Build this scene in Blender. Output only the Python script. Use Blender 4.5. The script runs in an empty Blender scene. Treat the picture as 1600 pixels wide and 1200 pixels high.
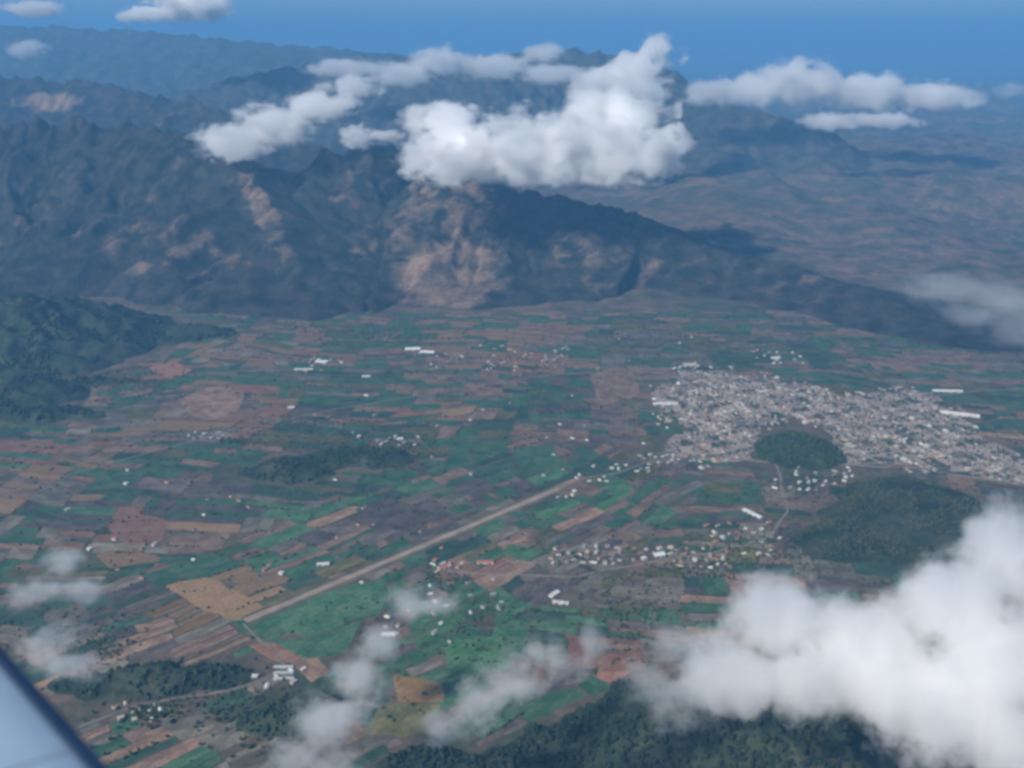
import bpy, bmesh, math, random
import numpy as np
from mathutils import Vector, Matrix

random.seed(7)
rng = np.random.default_rng(7)
scene = bpy.context.scene
C = scene.collection
rad = math.radians

# ------------------------------------------------------------------ camera
F = 1570.0                      # focal length in pixels of the 1600 px wide photograph
CAM_H = 1500.0
PITCH = rad(18.97)
cam_d = bpy.data.cameras.new('camera')
cam_d.sensor_width = 36.0
cam_d.lens = F / 1600 * 36.0
cam_d.clip_start = 0.3
cam_d.clip_end = 250000
cam_d.dof.use_dof = True
cam_d.dof.focus_distance = 4000
cam_d.dof.aperture_fstop = 1.2
cam = bpy.data.objects.new('camera', cam_d)
C.objects.link(cam)
cam.location = (0, 0, CAM_H)
cam.rotation_euler = (rad(90) - PITCH, 0, 0)
scene.camera = cam

# ------------------------------------------------------------------ sky, sun, exposure
SUN = Vector((-0.56, -0.57, 0.60)).normalized()      # towards the sun
SUN_EL = math.asin(SUN.z)
SUN_AZ = math.atan2(SUN.x, SUN.y)                     # clockwise from +Y
world = bpy.data.worlds.new('World')
scene.world = world
world.use_nodes = True
wn = world.node_tree
bg = wn.nodes['Background']
sky = wn.nodes.new('ShaderNodeTexSky')
sky.sky_type = 'NISHITA'
sky.sun_disc = False
sky.sun_elevation = SUN_EL
sky.sun_rotation = SUN_AZ
sky.altitude = 3000
sky.air_density = 1.3
sky.dust_density = 0.0
sky.ozone_density = 5.0
wn.links.new(sky.outputs[0], bg.inputs[0])
bg.inputs[1].default_value = 0.066
sun_d = bpy.data.lights.new('sun', 'SUN')
sun_d.energy = 5.0
sun_d.angle = rad(0.5)
sun_d.color = (1.0, 0.94, 0.84)
sun = bpy.data.objects.new('sun', sun_d)
C.objects.link(sun)
sun.location = (-3000, -800, 4000)
sun.rotation_euler = SUN.to_track_quat('Z', 'Y').to_euler()
vs = scene.view_settings
vs.view_transform = 'Standard'
vs.look = 'None'
vs.exposure = 0.16
vs.gamma = 1.0
vs.use_curve_mapping = False
cy = scene.cycles
cy.max_bounces = 18
cy.diffuse_bounces = 2
cy.glossy_bounces = 2
cy.transparent_max_bounces = 16
cy.volume_bounces = 18
cy.use_adaptive_sampling = True
cy.adaptive_threshold = 0.04
cy.use_denoising = True
cy.filter_width = 3.2
HAZE_DENSITY = 5.5e-5
HAZE_COLOR = (0.190, 0.515, 0.930)

# ------------------------------------------------------------------ helpers
CP, SP = math.cos(PITCH), math.sin(PITCH)
def ray(u, v):
    x = (u - 800) / F; up = (600 - v) / F
    return Vector((x, CP + SP * up, -SP + CP * up))
def gp(u, v, z=0.0):            # where the line of sight meets the level z
    d = ray(u, v); t = (z - CAM_H) / d.z
    return Vector((d.x * t, d.y * t, z))
def at(u, v, Y):                # the point of that line of sight at distance Y
    d = ray(u, v); t = Y / d.y
    return Vector((d.x * t, Y, CAM_H + d.z * t))
def project(x, y, z=0.0):
    dz = z - CAM_H
    fwd = y * CP - dz * SP; up = y * SP + dz * CP
    return 800 + F * x / fwd, 600 - F * up / fwd, fwd

def _hash(ix, iy, seed):
    h = (ix.astype(np.int64) * 374761393 + iy.astype(np.int64) * 668265263 + seed * 1442695041) & 0x7fffffff
    h = ((h ^ (h >> 13)) * 1274126177) & 0x7fffffff
    h = ((h ^ (h >> 16)) * 1911520717) & 0x7fffffff
    return (h & 0xffff) / 65535.0
def noise2(x, y, seed=0):       # gradient noise, about -1..1
    x = np.asarray(x, float); y = np.asarray(y, float)
    ix = np.floor(x); iy = np.floor(y); fx = x - ix; fy = y - iy
    sx = fx * fx * fx * (fx * (fx * 6 - 15) + 10); sy = fy * fy * fy * (fy * (fy * 6 - 15) + 10)
    def g(dx, dy):
        a = _hash(ix + dx, iy + dy, seed) * 2 * np.pi
        return np.cos(a) * (fx - dx) + np.sin(a) * (fy - dy)
    n0 = g(0, 0) * (1 - sx) + g(1, 0) * sx
    n1 = g(0, 1) * (1 - sx) + g(1, 1) * sx
    return (n0 * (1 - sy) + n1 * sy) * 1.5
def fbm(x, y, seed=0, octaves=4, gain=0.5):
    s = 0; a = 1.0
    for o in range(octaves):
        s = s + a * noise2(x * 2 ** o, y * 2 ** o, seed + o * 17); a *= gain
    return s
def ridged(x, y, seed=0, octaves=4, gain=0.5):
    s = 0; a = 1.0; t = 0
    for o in range(octaves):
        s = s + a * (1 - np.abs(noise2(x * 2 ** o, y * 2 ** o, seed + o * 31))); t += a; a *= gain
    return s / t
def sstep(a, b, x):
    t = np.clip((np.asarray(x, float) - a) / (b - a), 0, 1); return t * t * (3 - 2 * t)

def mesh_np(name, verts, faces, mats=(), mat_idx=None, smooth=False):
    me = bpy.data.meshes.new(name)
    verts = np.asarray(verts, np.float32); faces = np.asarray(faces, np.int32)
    n, k = faces.shape
    me.vertices.add(len(verts)); me.vertices.foreach_set('co', verts.ravel())
    me.loops.add(n * k); me.loops.foreach_set('vertex_index', faces.ravel())
    me.polygons.add(n)
    me.polygons.foreach_set('loop_start', np.arange(0, n * k, k, dtype=np.int32))
    me.polygons.foreach_set('loop_total', np.full(n, k, np.int32))
    for m in mats: me.materials.append(m)
    if mat_idx is not None: me.polygons.foreach_set('material_index', np.asarray(mat_idx, np.int32))
    me.update(calc_edges=True)
    me.polygons.foreach_set('use_smooth', np.full(n, smooth, bool))
    return me
def link(name, me, parent=None, loc=None, rz=0.0):
    o = bpy.data.objects.new(name, me); C.objects.link(o)
    if loc is not None: o.location = loc
    if rz: o.rotation_euler = (0, 0, rz)
    if parent is not None: o.parent = parent
    return o
def tag(o, label=None, cat=None, group=None, kind=None):
    if label: o['label'] = label
    if cat: o['category'] = cat
    if group: o['group'] = group
    if kind: o['kind'] = kind
    return o

# ------------------------------------------------------------------ materials
def new_mat(name):
    m = bpy.data.materials.new(name); m.use_nodes = True
    nt = m.node_tree
    b = nt.nodes['Principled BSDF']
    b.inputs['Roughness'].default_value = 0.9
    b.inputs['Specular IOR Level'].default_value = 0.15
    return m, nt, b
def N(nt, kind, **kw):
    n = nt.nodes.new(kind)
    for k, v in kw.items():
        if k in n.inputs: n.inputs[k].default_value = v
        else: setattr(n, k, v)
    return n
def ramp(nt, fac, stops):
    r = nt.nodes.new('ShaderNodeValToRGB')
    e = r.color_ramp.elements
    while len(e) < len(stops): e.new(0.5)
    for i, (p, c) in enumerate(stops):
        e[i].position = p; e[i].color = (c[0], c[1], c[2], 1) if not isinstance(c, (int, float)) else (c, c, c, 1)
    nt.links.new(fac, r.inputs[0]); return r.outputs[0]
def mix(nt, fac, a, b, mode='MIX'):
    m = nt.nodes.new('ShaderNodeMix'); m.data_type = 'RGBA'; m.blend_type = mode
    for s, val in ((m.inputs[0], fac), (m.inputs[6], a), (m.inputs[7], b)):
        if hasattr(val, 'links'): nt.links.new(val, s)
        elif isinstance(val, (int, float)): s.default_value = val
        else: s.default_value = (val[0], val[1], val[2], 1)
    return m.outputs[2]
def noise_n(nt, vec, scale, detail=4, rough=0.55, out=0):
    n = N(nt, 'ShaderNodeTexNoise', Scale=scale, Detail=detail, Roughness=rough)
    nt.links.new(vec, n.inputs['Vector']); return n.outputs[out]
def mapped(nt, vec, scale=(1, 1, 1), rot=(0, 0, 0)):
    m = nt.nodes.new('ShaderNodeMapping'); m.inputs['Scale'].default_value = scale; m.inputs['Rotation'].default_value = rot
    nt.links.new(vec, m.inputs['Vector']); return m.outputs[0]
def bump(nt, b, height, strength, dist):
    n = N(nt, 'ShaderNodeBump', Strength=strength, Distance=dist)
    nt.links.new(height, n.inputs['Height']); nt.links.new(n.outputs[0], b.inputs['Normal'])

def plain_mat(name, col, var=0.25, scale=0.05, rough=0.9):
    m, nt, b = new_mat(name)
    b.inputs['Roughness'].default_value = rough
    tc = nt.nodes.new('ShaderNodeTexCoord'); oi = nt.nodes.new('ShaderNodeObjectInfo')
    n = noise_n(nt, tc.outputs['Object'], scale, 3)
    dark = [c * (1 - var) for c in col]; lite = [min(1, c * (1 + var)) for c in col]
    c1 = ramp(nt, n, [(0.3, dark), (0.7, lite)])
    c2 = mix(nt, oi.outputs['Random'], (1 - var * .6,) * 3, (1 + var * .3,) * 3)
    nt.links.new(mix(nt, 1.0, c1, c2, 'MULTIPLY'), b.inputs['Base Color'])
    return m

def field_mat(name, col, alt, stripes=0.09, spacing=46.0):
    """one crop or one kind of soil: mottled, with broad working strips along the field"""
    m, nt, b = new_mat(name)
    tc = nt.nodes.new('ShaderNodeTexCoord'); oi = nt.nodes.new('ShaderNodeObjectInfo')
    obj = tc.outputs['Object']
    big = noise_n(nt, obj, 0.016, 5, 0.65)
    fine = noise_n(nt, obj, 0.11, 3, 0.6)
    w = N(nt, 'ShaderNodeTexWave', Scale=0.3142 / spacing * 2.0, Distortion=3.0, Detail=2.0)
    w.inputs['Detail Scale'].default_value = 0.02
    w.bands_direction = 'Y'
    nt.links.new(obj, w.inputs['Vector'])
    c = mix(nt, ramp(nt, big, [(0.38, 0.0), (0.60, 1.0)]), [k * .82 for k in col], [min(1, k * 1.18) for k in alt])
    st = ramp(nt, w.outputs['Fac'], [(0.2, (1 - stripes,) * 3), (0.8, (1 + stripes * .4,) * 3)])
    c = mix(nt, 0.8, c, st, 'MULTIPLY')
    fn = ramp(nt, fine, [(0.3, (0.72,) * 3), (0.7, (1.2,) * 3)])
    c = mix(nt, 1.0, c, fn, 'MULTIPLY')
    rv = mix(nt, oi.outputs['Random'], (0.72, 0.74, 0.76), (1.2, 1.16, 1.1))
    c = mix(nt, 1.0, c, rv, 'MULTIPLY')
    nt.links.new(c, b.inputs['Base Color'])
    bump(nt, b, fine, 0.5, 2.0)
    return m

FM = {
 'green':  field_mat('crop_green', (0.046, 0.142, 0.074), (0.082, 0.155, 0.085)),
 'bright': field_mat('crop_bright_green', (0.048, 0.155, 0.060), (0.08, 0.165, 0.08)),
 'dark':   field_mat('crop_dark_green', (0.040, 0.095, 0.060), (0.060, 0.105, 0.070)),
 'olive':  field_mat('pasture_olive', (0.110, 0.115, 0.050), (0.15, 0.14, 0.065)),
 'grey':   field_mat('stubble_grey', (0.155, 0.140, 0.110), (0.20, 0.18, 0.14)),
 'brown':  field_mat('soil_brown', (0.215, 0.140, 0.102), (0.28, 0.19, 0.135)),
 'red':    field_mat('soil_red', (0.320, 0.150, 0.098), (0.27, 0.165, 0.115)),
 'tan':    field_mat('soil_tan', (0.320, 0.215, 0.118), (0.27, 0.175, 0.10)),
 'orange': field_mat('soil_orange', (0.300, 0.170, 0.065), (0.24, 0.16, 0.08)),
 'plough': field_mat('soil_ploughed_dark', (0.098, 0.085, 0.080), (0.145, 0.12, 0.105)),
 'pale':   field_mat('stubble_pale', (0.250, 0.220, 0.165), (0.29, 0.26, 0.20)),
}

# forest, scrub and bare earth of the mountains; 'bare' is a vertex attribute
def mountain_mat(name, forest, scrub, bare, bare_bias=0.0, rot=0.0, streak=1.0):
    m, nt, b = new_mat(name)
    geo = nt.nodes.new('ShaderNodeNewGeometry')
    pos = geo.outputs['Position']
    at_ = nt.nodes.new('ShaderNodeAttribute'); at_.attribute_name = 'bare'
    big = noise_n(nt, pos, 0.0016, 5, 0.6)
    mid = noise_n(nt, pos, 0.009, 5, 0.62)
    fine = noise_n(nt, pos, 0.05, 3, 0.6)
    c = mix(nt, ramp(nt, mid, [(0.38, 0.0), (0.62, 1.0)]), forest, scrub)
    add = N(nt, 'ShaderNodeMath', operation='ADD'); nt.links.new(at_.outputs['Fac'], add.inputs[0])
    sb = N(nt, 'ShaderNodeMath', operation='MULTIPLY_ADD'); nt.links.new(mid, sb.inputs[0]); sb.inputs[1].default_value = 1.1; sb.inputs[2].default_value = -0.95 + bare_bias
    sc = N(nt, 'ShaderNodeMath', operation='MULTIPLY_ADD'); nt.links.new(big, sc.inputs[0]); sc.inputs[1].default_value = 0.8; nt.links.new(sb.outputs[0], sc.inputs[2])
    nt.links.new(sc.outputs[0], add.inputs[1])
    bf = ramp(nt, add.outputs[0], [(0.22, 0.0), (0.75, 1.0)])
    c = mix(nt, bf, c, bare)
    fn = ramp(nt, fine, [(0.3, (0.6,) * 3), (0.7, (1.3,) * 3)])
    c = mix(nt, 1.0, c, fn, 'MULTIPLY')
    nt.links.new(c, b.inputs['Base Color'])
    bump(nt, b, fine, 0.6, 9.0)
    return m
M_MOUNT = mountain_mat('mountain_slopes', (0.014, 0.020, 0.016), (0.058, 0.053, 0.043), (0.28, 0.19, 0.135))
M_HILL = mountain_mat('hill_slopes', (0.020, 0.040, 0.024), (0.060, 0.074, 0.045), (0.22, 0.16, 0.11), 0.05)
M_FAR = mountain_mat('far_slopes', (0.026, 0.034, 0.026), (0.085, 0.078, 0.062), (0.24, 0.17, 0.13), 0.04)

# valley floor and uplands: patchwork too far away to tell the pieces apart
def ground_mat():
    m, nt, b = new_mat('land')
    geo = nt.nodes.new('ShaderNodeNewGeometry'); pos = geo.outputs['Position']
    warp = mapped(nt, pos, (0.0045, 0.0060, 0.0), (0, 0, rad(35)))
    vor = N(nt, 'ShaderNodeTexVoronoi', Scale=1.0, Randomness=0.85); vor.distance = 'CHEBYCHEV'
    nt.links.new(warp, vor.inputs['Vector'])
    sep = nt.nodes.new('ShaderNodeSeparateColor'); nt.links.new(vor.outputs['Color'], sep.inputs[0])
    patch = ramp(nt, sep.outputs[0], [(0.0, (0.028, 0.075, 0.036)), (0.3, (0.075, 0.085, 0.05)), (0.5, (0.13, 0.10, 0.075)), (0.7, (0.035, 0.06, 0.035)), (0.85, (0.22, 0.14, 0.10)), (1.0, (0.10, 0.10, 0.06))])
    big = noise_n(nt, pos, 0.00055, 5, 0.6)
    mid = noise_n(nt, pos, 0.006, 5, 0.65)
    fine = noise_n(nt, pos, 0.04, 3, 0.6)
    wild = ramp(nt, mid, [(0.32, (0.030, 0.044, 0.032)), (0.46, (0.095, 0.085, 0.065)), (0.58, (0.20, 0.135, 0.105)), (0.72, (0.27, 0.175, 0.13))])
    c = mix(nt, ramp(nt, big, [(0.40, 0.25), (0.60, 0.85)]), patch, wild)
    fn = ramp(nt, fine, [(0.3, (0.68,) * 3), (0.7, (1.22,) * 3)])
    c = mix(nt, 1.0, c, fn, 'MULTIPLY')
    nt.links.new(c, b.inputs['Base Color'])
    bump(nt, b, fine, 0.5, 3.0)
    return m
M_LAND = ground_mat()

def foliage_mat(name, a, c2):
    m, nt, b = new_mat(name)
    geo = nt.nodes.new('ShaderNodeNewGeometry'); pos = geo.outputs['Position']
    n = noise_n(nt, pos, 0.03, 3, 0.6); f = noise_n(nt, pos, 0.6, 2, 0.6)
    c = mix(nt, ramp(nt, n, [(0.35, 0.0), (0.65, 1.0)]), a, c2)
    c = mix(nt, 1.0, c, ramp(nt, f, [(0.3, (0.6,) * 3), (0.7, (1.35,) * 3)]), 'MULTIPLY')
    nt.links.new(c, b.inputs['Base Color'])
    return m
M_LEAF = foliage_mat('foliage_dark', (0.026, 0.052, 0.026), (0.055, 0.085, 0.038))
M_LEAF3 = foliage_mat('foliage_deep', (0.014, 0.030, 0.022), (0.036, 0.056, 0.032))
M_LEAF2 = foliage_mat('foliage_olive', (0.036, 0.058, 0.030), (0.078, 0.090, 0.050))
M_BARK = plain_mat('bark', (0.10, 0.075, 0.055), 0.3, 1.0)
M_DIRT = plain_mat('runway_gravel', (0.37, 0.29, 0.225), 0.22, 0.02)
M_VERGE = plain_mat('mown_verge', (0.15, 0.135, 0.09), 0.3, 0.02)
M_ROAD = plain_mat('road_surface', (0.20, 0.175, 0.15), 0.25, 0.03)
M_STREET = plain_mat('street_dust', (0.36, 0.31, 0.26), 0.2, 0.03)
M_ASPH = plain_mat('street_asphalt', (0.16, 0.155, 0.15), 0.25, 0.03)
M_TOWN = None
WALLS = {'white': plain_mat('wall_whitewash', (0.60, 0.58, 0.55), 0.1, 0.2),
         'cream': plain_mat('wall_cream', (0.46, 0.39, 0.31), 0.12, 0.2),
         'grey': plain_mat('wall_block', (0.27, 0.265, 0.26), 0.15, 0.2)}
ROOFS = {'white': plain_mat('roof_white_sheet', (0.68, 0.66, 0.62), 0.3, 0.1, 0.6),
         'grey': plain_mat('roof_grey_sheet', (0.40, 0.385, 0.36), 0.3, 0.1, 0.6),
         'red': plain_mat('roof_red_tile', (0.42, 0.17, 0.11), 0.25, 0.3),
         'cream': plain_mat('roof_cream_slab', (0.56, 0.47, 0.35), 0.18, 0.1),
         'bright': plain_mat('roof_new_sheet', (0.78, 0.79, 0.78), 0.08, 0.05, 0.5),
         'plastic': plain_mat('greenhouse_film', (0.46, 0.50, 0.49), 0.15, 0.2, 0.4),
         'rust': plain_mat('roof_rusty_sheet', (0.30, 0.19, 0.14), 0.25, 0.2)}
M_DARK = plain_mat('opening_dark', (0.05, 0.05, 0.055), 0.2, 0.5, 0.5)

# ------------------------------------------------------------------ ground sheet
def graded(lo, hi, inner_lo, inner_hi, step, n_out):
    a = inner_lo - np.geomspace(step, inner_lo - lo, n_out)[::-1]
    b = inner_hi + np.geomspace(step, hi - inner_hi, n_out)
    return np.concatenate([a, np.arange(inner_lo, inner_hi + 1, step), b])
def land_z(x, y):
    far = sstep(6200, 9500, y) * (1 - sstep(30000, 45000, np.hypot(x, y)))
    right = sstep(500, 2500, x + (y - 6500) * 0.1)
    h = (ridged(x / 2600 + .3, y / 2300, 5, 5, 0.5) - 0.52) * 560
    h2 = (ridged(x / 800 + 7, y / 900, 9, 4, 0.55) - 0.55) * 170
    return far * np.clip(h + h2 + 20, -20, 600) * (0.35 + 0.65 * right)
gx = graded(-118000, 118000, -9000, 14000, 110, 30)
gy = graded(-118000, 118000, 4500, 22000, 110, 34)
GX, GY = np.meshgrid(gx, gy)
GZ = land_z(GX, GY)
def grid_faces(nx, ny):
    i = np.arange((ny - 1) * (nx - 1)); r = i // (nx - 1); c = i % (nx - 1)
    a = r * nx + c
    return np.stack([a, a + 1, a + nx + 1, a + nx], 1)
ground = link('ground', mesh_np('ground', np.stack([GX.ravel(), GY.ravel(), GZ.ravel()], 1), grid_faces(len(gx), len(gy)), [M_LAND], smooth=True))
tag(ground, 'wide valley floor of fields with brown uplands running to the horizon', None, None, 'structure')

# ------------------------------------------------------------------ mountains
def set_attr(me, name, vals):
    a = me.attributes.new(name, 'FLOAT', 'POINT'); a.data.foreach_set('value', np.asarray(vals, np.float32))

SPINE = [None]
def ridge_height(x, y, crest, wf, wb, seed, gully, gs, pw):
    P = np.array([[p.x, p.y, p.z] for p in crest])
    best = np.full(x.shape, 1e9); zc = np.zeros(x.shape); s_at = np.zeros(x.shape); yc = np.zeros(x.shape)
    s0 = 0
    wx = x + 130 * fbm(x / 900, y / 900, seed + 3, 3); wy = y + 130 * fbm(x / 900 + 9, y / 900, seed + 4, 3)
    for a, b in zip(P[:-1], P[1:]):
        d = b[:2] - a[:2]; L = np.hypot(*d)
        t = np.clip(((wx - a[0]) * d[0] + (wy - a[1]) * d[1]) / L ** 2, 0, 1)
        px = a[0] + t * d[0]; py = a[1] + t * d[1]
        q = np.hypot(wx - px, wy - py)
        m = q < best
        best = np.where(m, q, best); zc = np.where(m, a[2] + t * (b[2] - a[2]), zc)
        s_at = np.where(m, s0 + t * L, s_at); yc = np.where(m, py, yc)
        s0 += L
    front = wy < yc
    w = np.where(front, wf, wb)
    spur = ridged(x / 1100 + seed, y / 2600, seed + 11, 3, 0.5)          # long spurs running down to the valley
    w = w * (0.72 + 0.62 * (spur - 0.35)) * np.clip(zc / (0.72 * P[:, 2].max()), 0.30, 1.05)
    t = best / w
    base = np.where(t < 1, np.maximum(0, 1 - t) ** pw, 0)
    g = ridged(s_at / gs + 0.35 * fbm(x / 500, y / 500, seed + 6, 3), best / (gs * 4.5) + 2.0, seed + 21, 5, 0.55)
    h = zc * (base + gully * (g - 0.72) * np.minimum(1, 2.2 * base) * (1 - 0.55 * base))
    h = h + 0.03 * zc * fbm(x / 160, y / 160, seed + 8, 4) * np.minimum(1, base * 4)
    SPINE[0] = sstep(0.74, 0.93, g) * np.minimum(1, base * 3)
    return np.where(t < 1, h + 2 - 10 * sstep(0.9, 1, t), -25 - 60 * np.minimum(1, (t - 1) * 2))

MOUNTS = {}
def mountain(name, label, crest_uv, wf, wb, step, seed, mat, gully=0.55, gs=330., pw=1.15, bare=None, margin=1.1):
    crest = [at(*p) for p in crest_uv]
    xs = [p.x for p in crest]; ys = [p.y for p in crest]
    m = max(wf, wb) * margin
    X = np.arange(min(xs) - wf, max(xs) + wf + 1, step); Y = np.arange(min(ys) - wf * margin, max(ys) + wb * margin + 1, step)
    XX, YY = np.meshgrid(X, Y)
    f = lambda x, y: ridge_height(x, y, crest, wf, wb, seed, gully, gs, pw)
    Z = f(XX, YY); spine = SPINE[0].ravel()
    V = np.stack([XX.ravel(), YY.ravel(), Z.ravel()], 1)
    FC = grid_faces(len(X), len(Y))
    zf = Z.ravel()[FC].max(1)
    FC = FC[zf > -20]
    used = np.unique(FC); remap = -np.ones(len(V), int); remap[used] = np.arange(len(used))
    V = V[used]; FC = remap[FC]
    me = mesh_np(name, V, FC, [mat], smooth=True)
    b = np.zeros(len(V))
    if bare:
        u, v, _ = project(V[:, 0], V[:, 1], V[:, 2])
        for (bu, bv, ru, rv, amt, sl) in bare:
            du = (u - bu - sl * (v - bv)) / ru; dv = (v - bv) / rv
            b = np.maximum(b, amt * (1 - sstep(0.55, 1.1, np.hypot(du, dv))))
    spine = spine[used]
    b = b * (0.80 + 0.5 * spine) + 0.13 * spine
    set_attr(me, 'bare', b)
    o = link(name, me)
    tag(o, label, None, None, 'structure')
    MOUNTS[name] = f
    return o

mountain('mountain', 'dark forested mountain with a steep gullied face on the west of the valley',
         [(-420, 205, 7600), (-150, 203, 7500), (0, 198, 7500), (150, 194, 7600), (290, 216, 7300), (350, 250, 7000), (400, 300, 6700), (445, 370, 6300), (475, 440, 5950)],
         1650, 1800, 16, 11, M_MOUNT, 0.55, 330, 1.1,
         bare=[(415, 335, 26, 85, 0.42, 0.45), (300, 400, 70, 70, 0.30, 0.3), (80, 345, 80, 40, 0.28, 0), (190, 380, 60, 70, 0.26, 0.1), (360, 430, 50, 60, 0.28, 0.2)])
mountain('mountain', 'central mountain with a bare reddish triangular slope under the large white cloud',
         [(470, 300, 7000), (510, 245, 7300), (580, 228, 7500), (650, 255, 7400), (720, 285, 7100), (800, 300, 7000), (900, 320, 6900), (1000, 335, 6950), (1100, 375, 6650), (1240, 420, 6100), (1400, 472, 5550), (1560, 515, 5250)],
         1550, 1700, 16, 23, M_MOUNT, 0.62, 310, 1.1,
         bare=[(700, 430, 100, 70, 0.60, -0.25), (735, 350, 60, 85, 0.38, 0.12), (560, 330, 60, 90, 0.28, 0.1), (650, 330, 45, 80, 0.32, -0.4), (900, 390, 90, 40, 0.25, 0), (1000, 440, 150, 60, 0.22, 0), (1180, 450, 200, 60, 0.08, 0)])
mountain('mountain', 'second forested ridge with pale clearings behind the western mountain',
         [(-500, 135, 11000), (-200, 128, 11000), (0, 123, 11000), (110, 127, 11000), (200, 140, 10600), (330, 172, 10000), (430, 205, 9600), (520, 235, 9200)],
         2100, 2000, 30, 37, M_MOUNT, 0.32, 420, 1.1,
         bare=[(75, 160, 60, 20, 0.7, 0), (30, 165, 20, 20, 0.4, 0), (250, 190, 60, 20, 0.25, 0)])
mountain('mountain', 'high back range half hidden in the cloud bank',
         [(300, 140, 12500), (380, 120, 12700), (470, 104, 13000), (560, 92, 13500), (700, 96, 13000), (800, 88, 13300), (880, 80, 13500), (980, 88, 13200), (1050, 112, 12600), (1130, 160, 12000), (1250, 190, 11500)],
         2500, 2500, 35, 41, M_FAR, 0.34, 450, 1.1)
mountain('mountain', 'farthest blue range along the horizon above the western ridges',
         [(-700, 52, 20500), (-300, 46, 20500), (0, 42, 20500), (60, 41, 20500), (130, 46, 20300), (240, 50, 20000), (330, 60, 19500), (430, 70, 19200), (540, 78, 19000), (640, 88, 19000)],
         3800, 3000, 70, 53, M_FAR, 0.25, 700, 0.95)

# ------------------------------------------------------------------ wooded hills of the valley
HILLS = []
def hill(name, label, lobes, step, seed, mat=M_HILL, rough=0.35, wl=220.):
    """lobes: (centre x, centre y, radius x, radius y, height, turn)"""
    def f(x, y):
        x = np.asarray(x, float); y = np.asarray(y, float)
        wx = x + 0.22 * wl * fbm(x / wl, y / wl, seed, 3); wy = y + 0.22 * wl * fbm(x / wl + 5, y / wl, seed + 1, 3)
        z = np.full(x.shape, -9.0)
        for cx, cy_, rx, ry, h, a in lobes:
            dx = wx - cx; dy = wy - cy_; ca, sa = math.cos(a), math.sin(a)
            r2 = ((dx * ca + dy * sa) / rx) ** 2 + ((-dx * sa + dy * ca) / ry) ** 2
            e = np.clip(1 - r2, 0, 1)
            z = np.maximum(z, h * e ** 1.25 * (1 + rough * (ridged(x / wl, y / wl, seed + 2, 4) - 0.6) * 1.6) - 9 * (1 - sstep(0, 0.06, e)))
        return z
    x0 = min(l[0] - 1.15 * max(l[2], l[3]) for l in lobes); x1 = max(l[0] + 1.15 * max(l[2], l[3]) for l in lobes)
    y0 = min(l[1] - 1.15 * max(l[2], l[3]) for l in lobes); y1 = max(l[1] + 1.15 * max(l[2], l[3]) for l in lobes)
    X = np.arange(x0, x1 + 1, step); Y = np.arange(y0, y1 + 1, step)
    XX, YY = np.meshgrid(X, Y); Z = f(XX, YY)
    V = np.stack([XX.ravel(), YY.ravel(), Z.ravel()], 1); FC = grid_faces(len(X), len(Y))
    FC = FC[Z.ravel()[FC].max(1) > -8.5]
    used = np.unique(FC); remap = -np.ones(len(V), int); remap[used] = np.arange(len(used))
    me = mesh_np(name, V[used], remap[FC], [mat], smooth=True)
    set_attr(me, 'bare', np.zeros(len(used)))
    o = link(name, me); tag(o, label, None, None, 'structure')
    HILLS.append((f, lobes, (x0, x1, y0, y1)))
    return o
def lobe(u, v, rx, ry, h, a=0.0):
    p = gp(u, v); return (p.x, p.y, rx, ry, h, a)
hill('hill', 'broken wooded foothills at the western edge of the valley',
     [(-2700, 5050, 950, 700, 170, 0.2), (-2250, 4600, 380, 170, 50, 0.3), (-2400, 4150, 520, 280, 75, 0.1), (-1900, 5150, 420, 180, 40, 0.2), (-1950, 4350, 240, 80, 24, 0.3), (-1930, 3950, 260, 90, 24, 0.0)], 14, 61, rough=0.8)
hill('hill', 'small round wooded hill standing inside the town',
     [(*gp(1244, 706)[:2], 170, 175, 48, 0.1)], 7, 67, rough=0.5, wl=120)
hill('hill', 'low wooded rise beside the large near cloud',
     [(*gp(1425, 800)[:2], 300, 280, 42, 0.3), (*gp(1560, 850)[:2], 380, 240, 45, 0.0), (*gp(1330, 850)[:2], 200, 130, 25, 0.0)], 10, 71)
hill('hill', 'dark wooded ridge below the near clouds',
     [(*gp(1130, 1180)[:2], 560, 270, 110, 0.15), (*gp(1450, 1150)[:2], 700, 330, 120, 0.0), (*gp(800, 1225)[:2], 330, 130, 45, 0.0)], 9, 73)
hill('hill', 'low dark scrub knoll in the fields west of the runway',
     [(*gp(455, 735)[:2], 190, 120, 32, 0.2), (*gp(560, 715)[:2], 230, 110, 26, 0.0)], 8, 79, rough=0.3, wl=120)
hill('hill', 'dark wooded spur beside the wing',
     [(*gp(235, 1065)[:2], 260, 70, 26, 0.1), (*gp(460, 1120)[:2], 150, 70, 22, 0.2)], 7, 83, rough=0.3, wl=100)
def hill_z(x, y):
    x = np.atleast_1d(np.asarray(x, float)); y = np.atleast_1d(np.asarray(y, float))
    z = np.zeros(x.shape)
    for f, _, (x0, x1, y0, y1) in HILLS:
        k = (x > x0) & (x < x1) & (y > y0) & (y < y1)
        if k.any(): z[k] = np.maximum(z[k], f(x[k], y[k]))
    return z
HGX = np.arange(-3600, 3601, 12.0); HGY = np.arange(1200, 6200, 12.0)
_gx, _gy = np.meshgrid(HGX, HGY); HGZ = hill_z(_gx.ravel(), _gy.ravel()).reshape(_gx.shape)
def hz1(x, y):                  # quick look-up for one spot
    i = int(round((x + 3600) / 12)); j = int(round((y - 1200) / 12))
    return float(HGZ[j, i]) if 0 <= i < len(HGX) and 0 <= j < len(HGY) else 0.0
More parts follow.
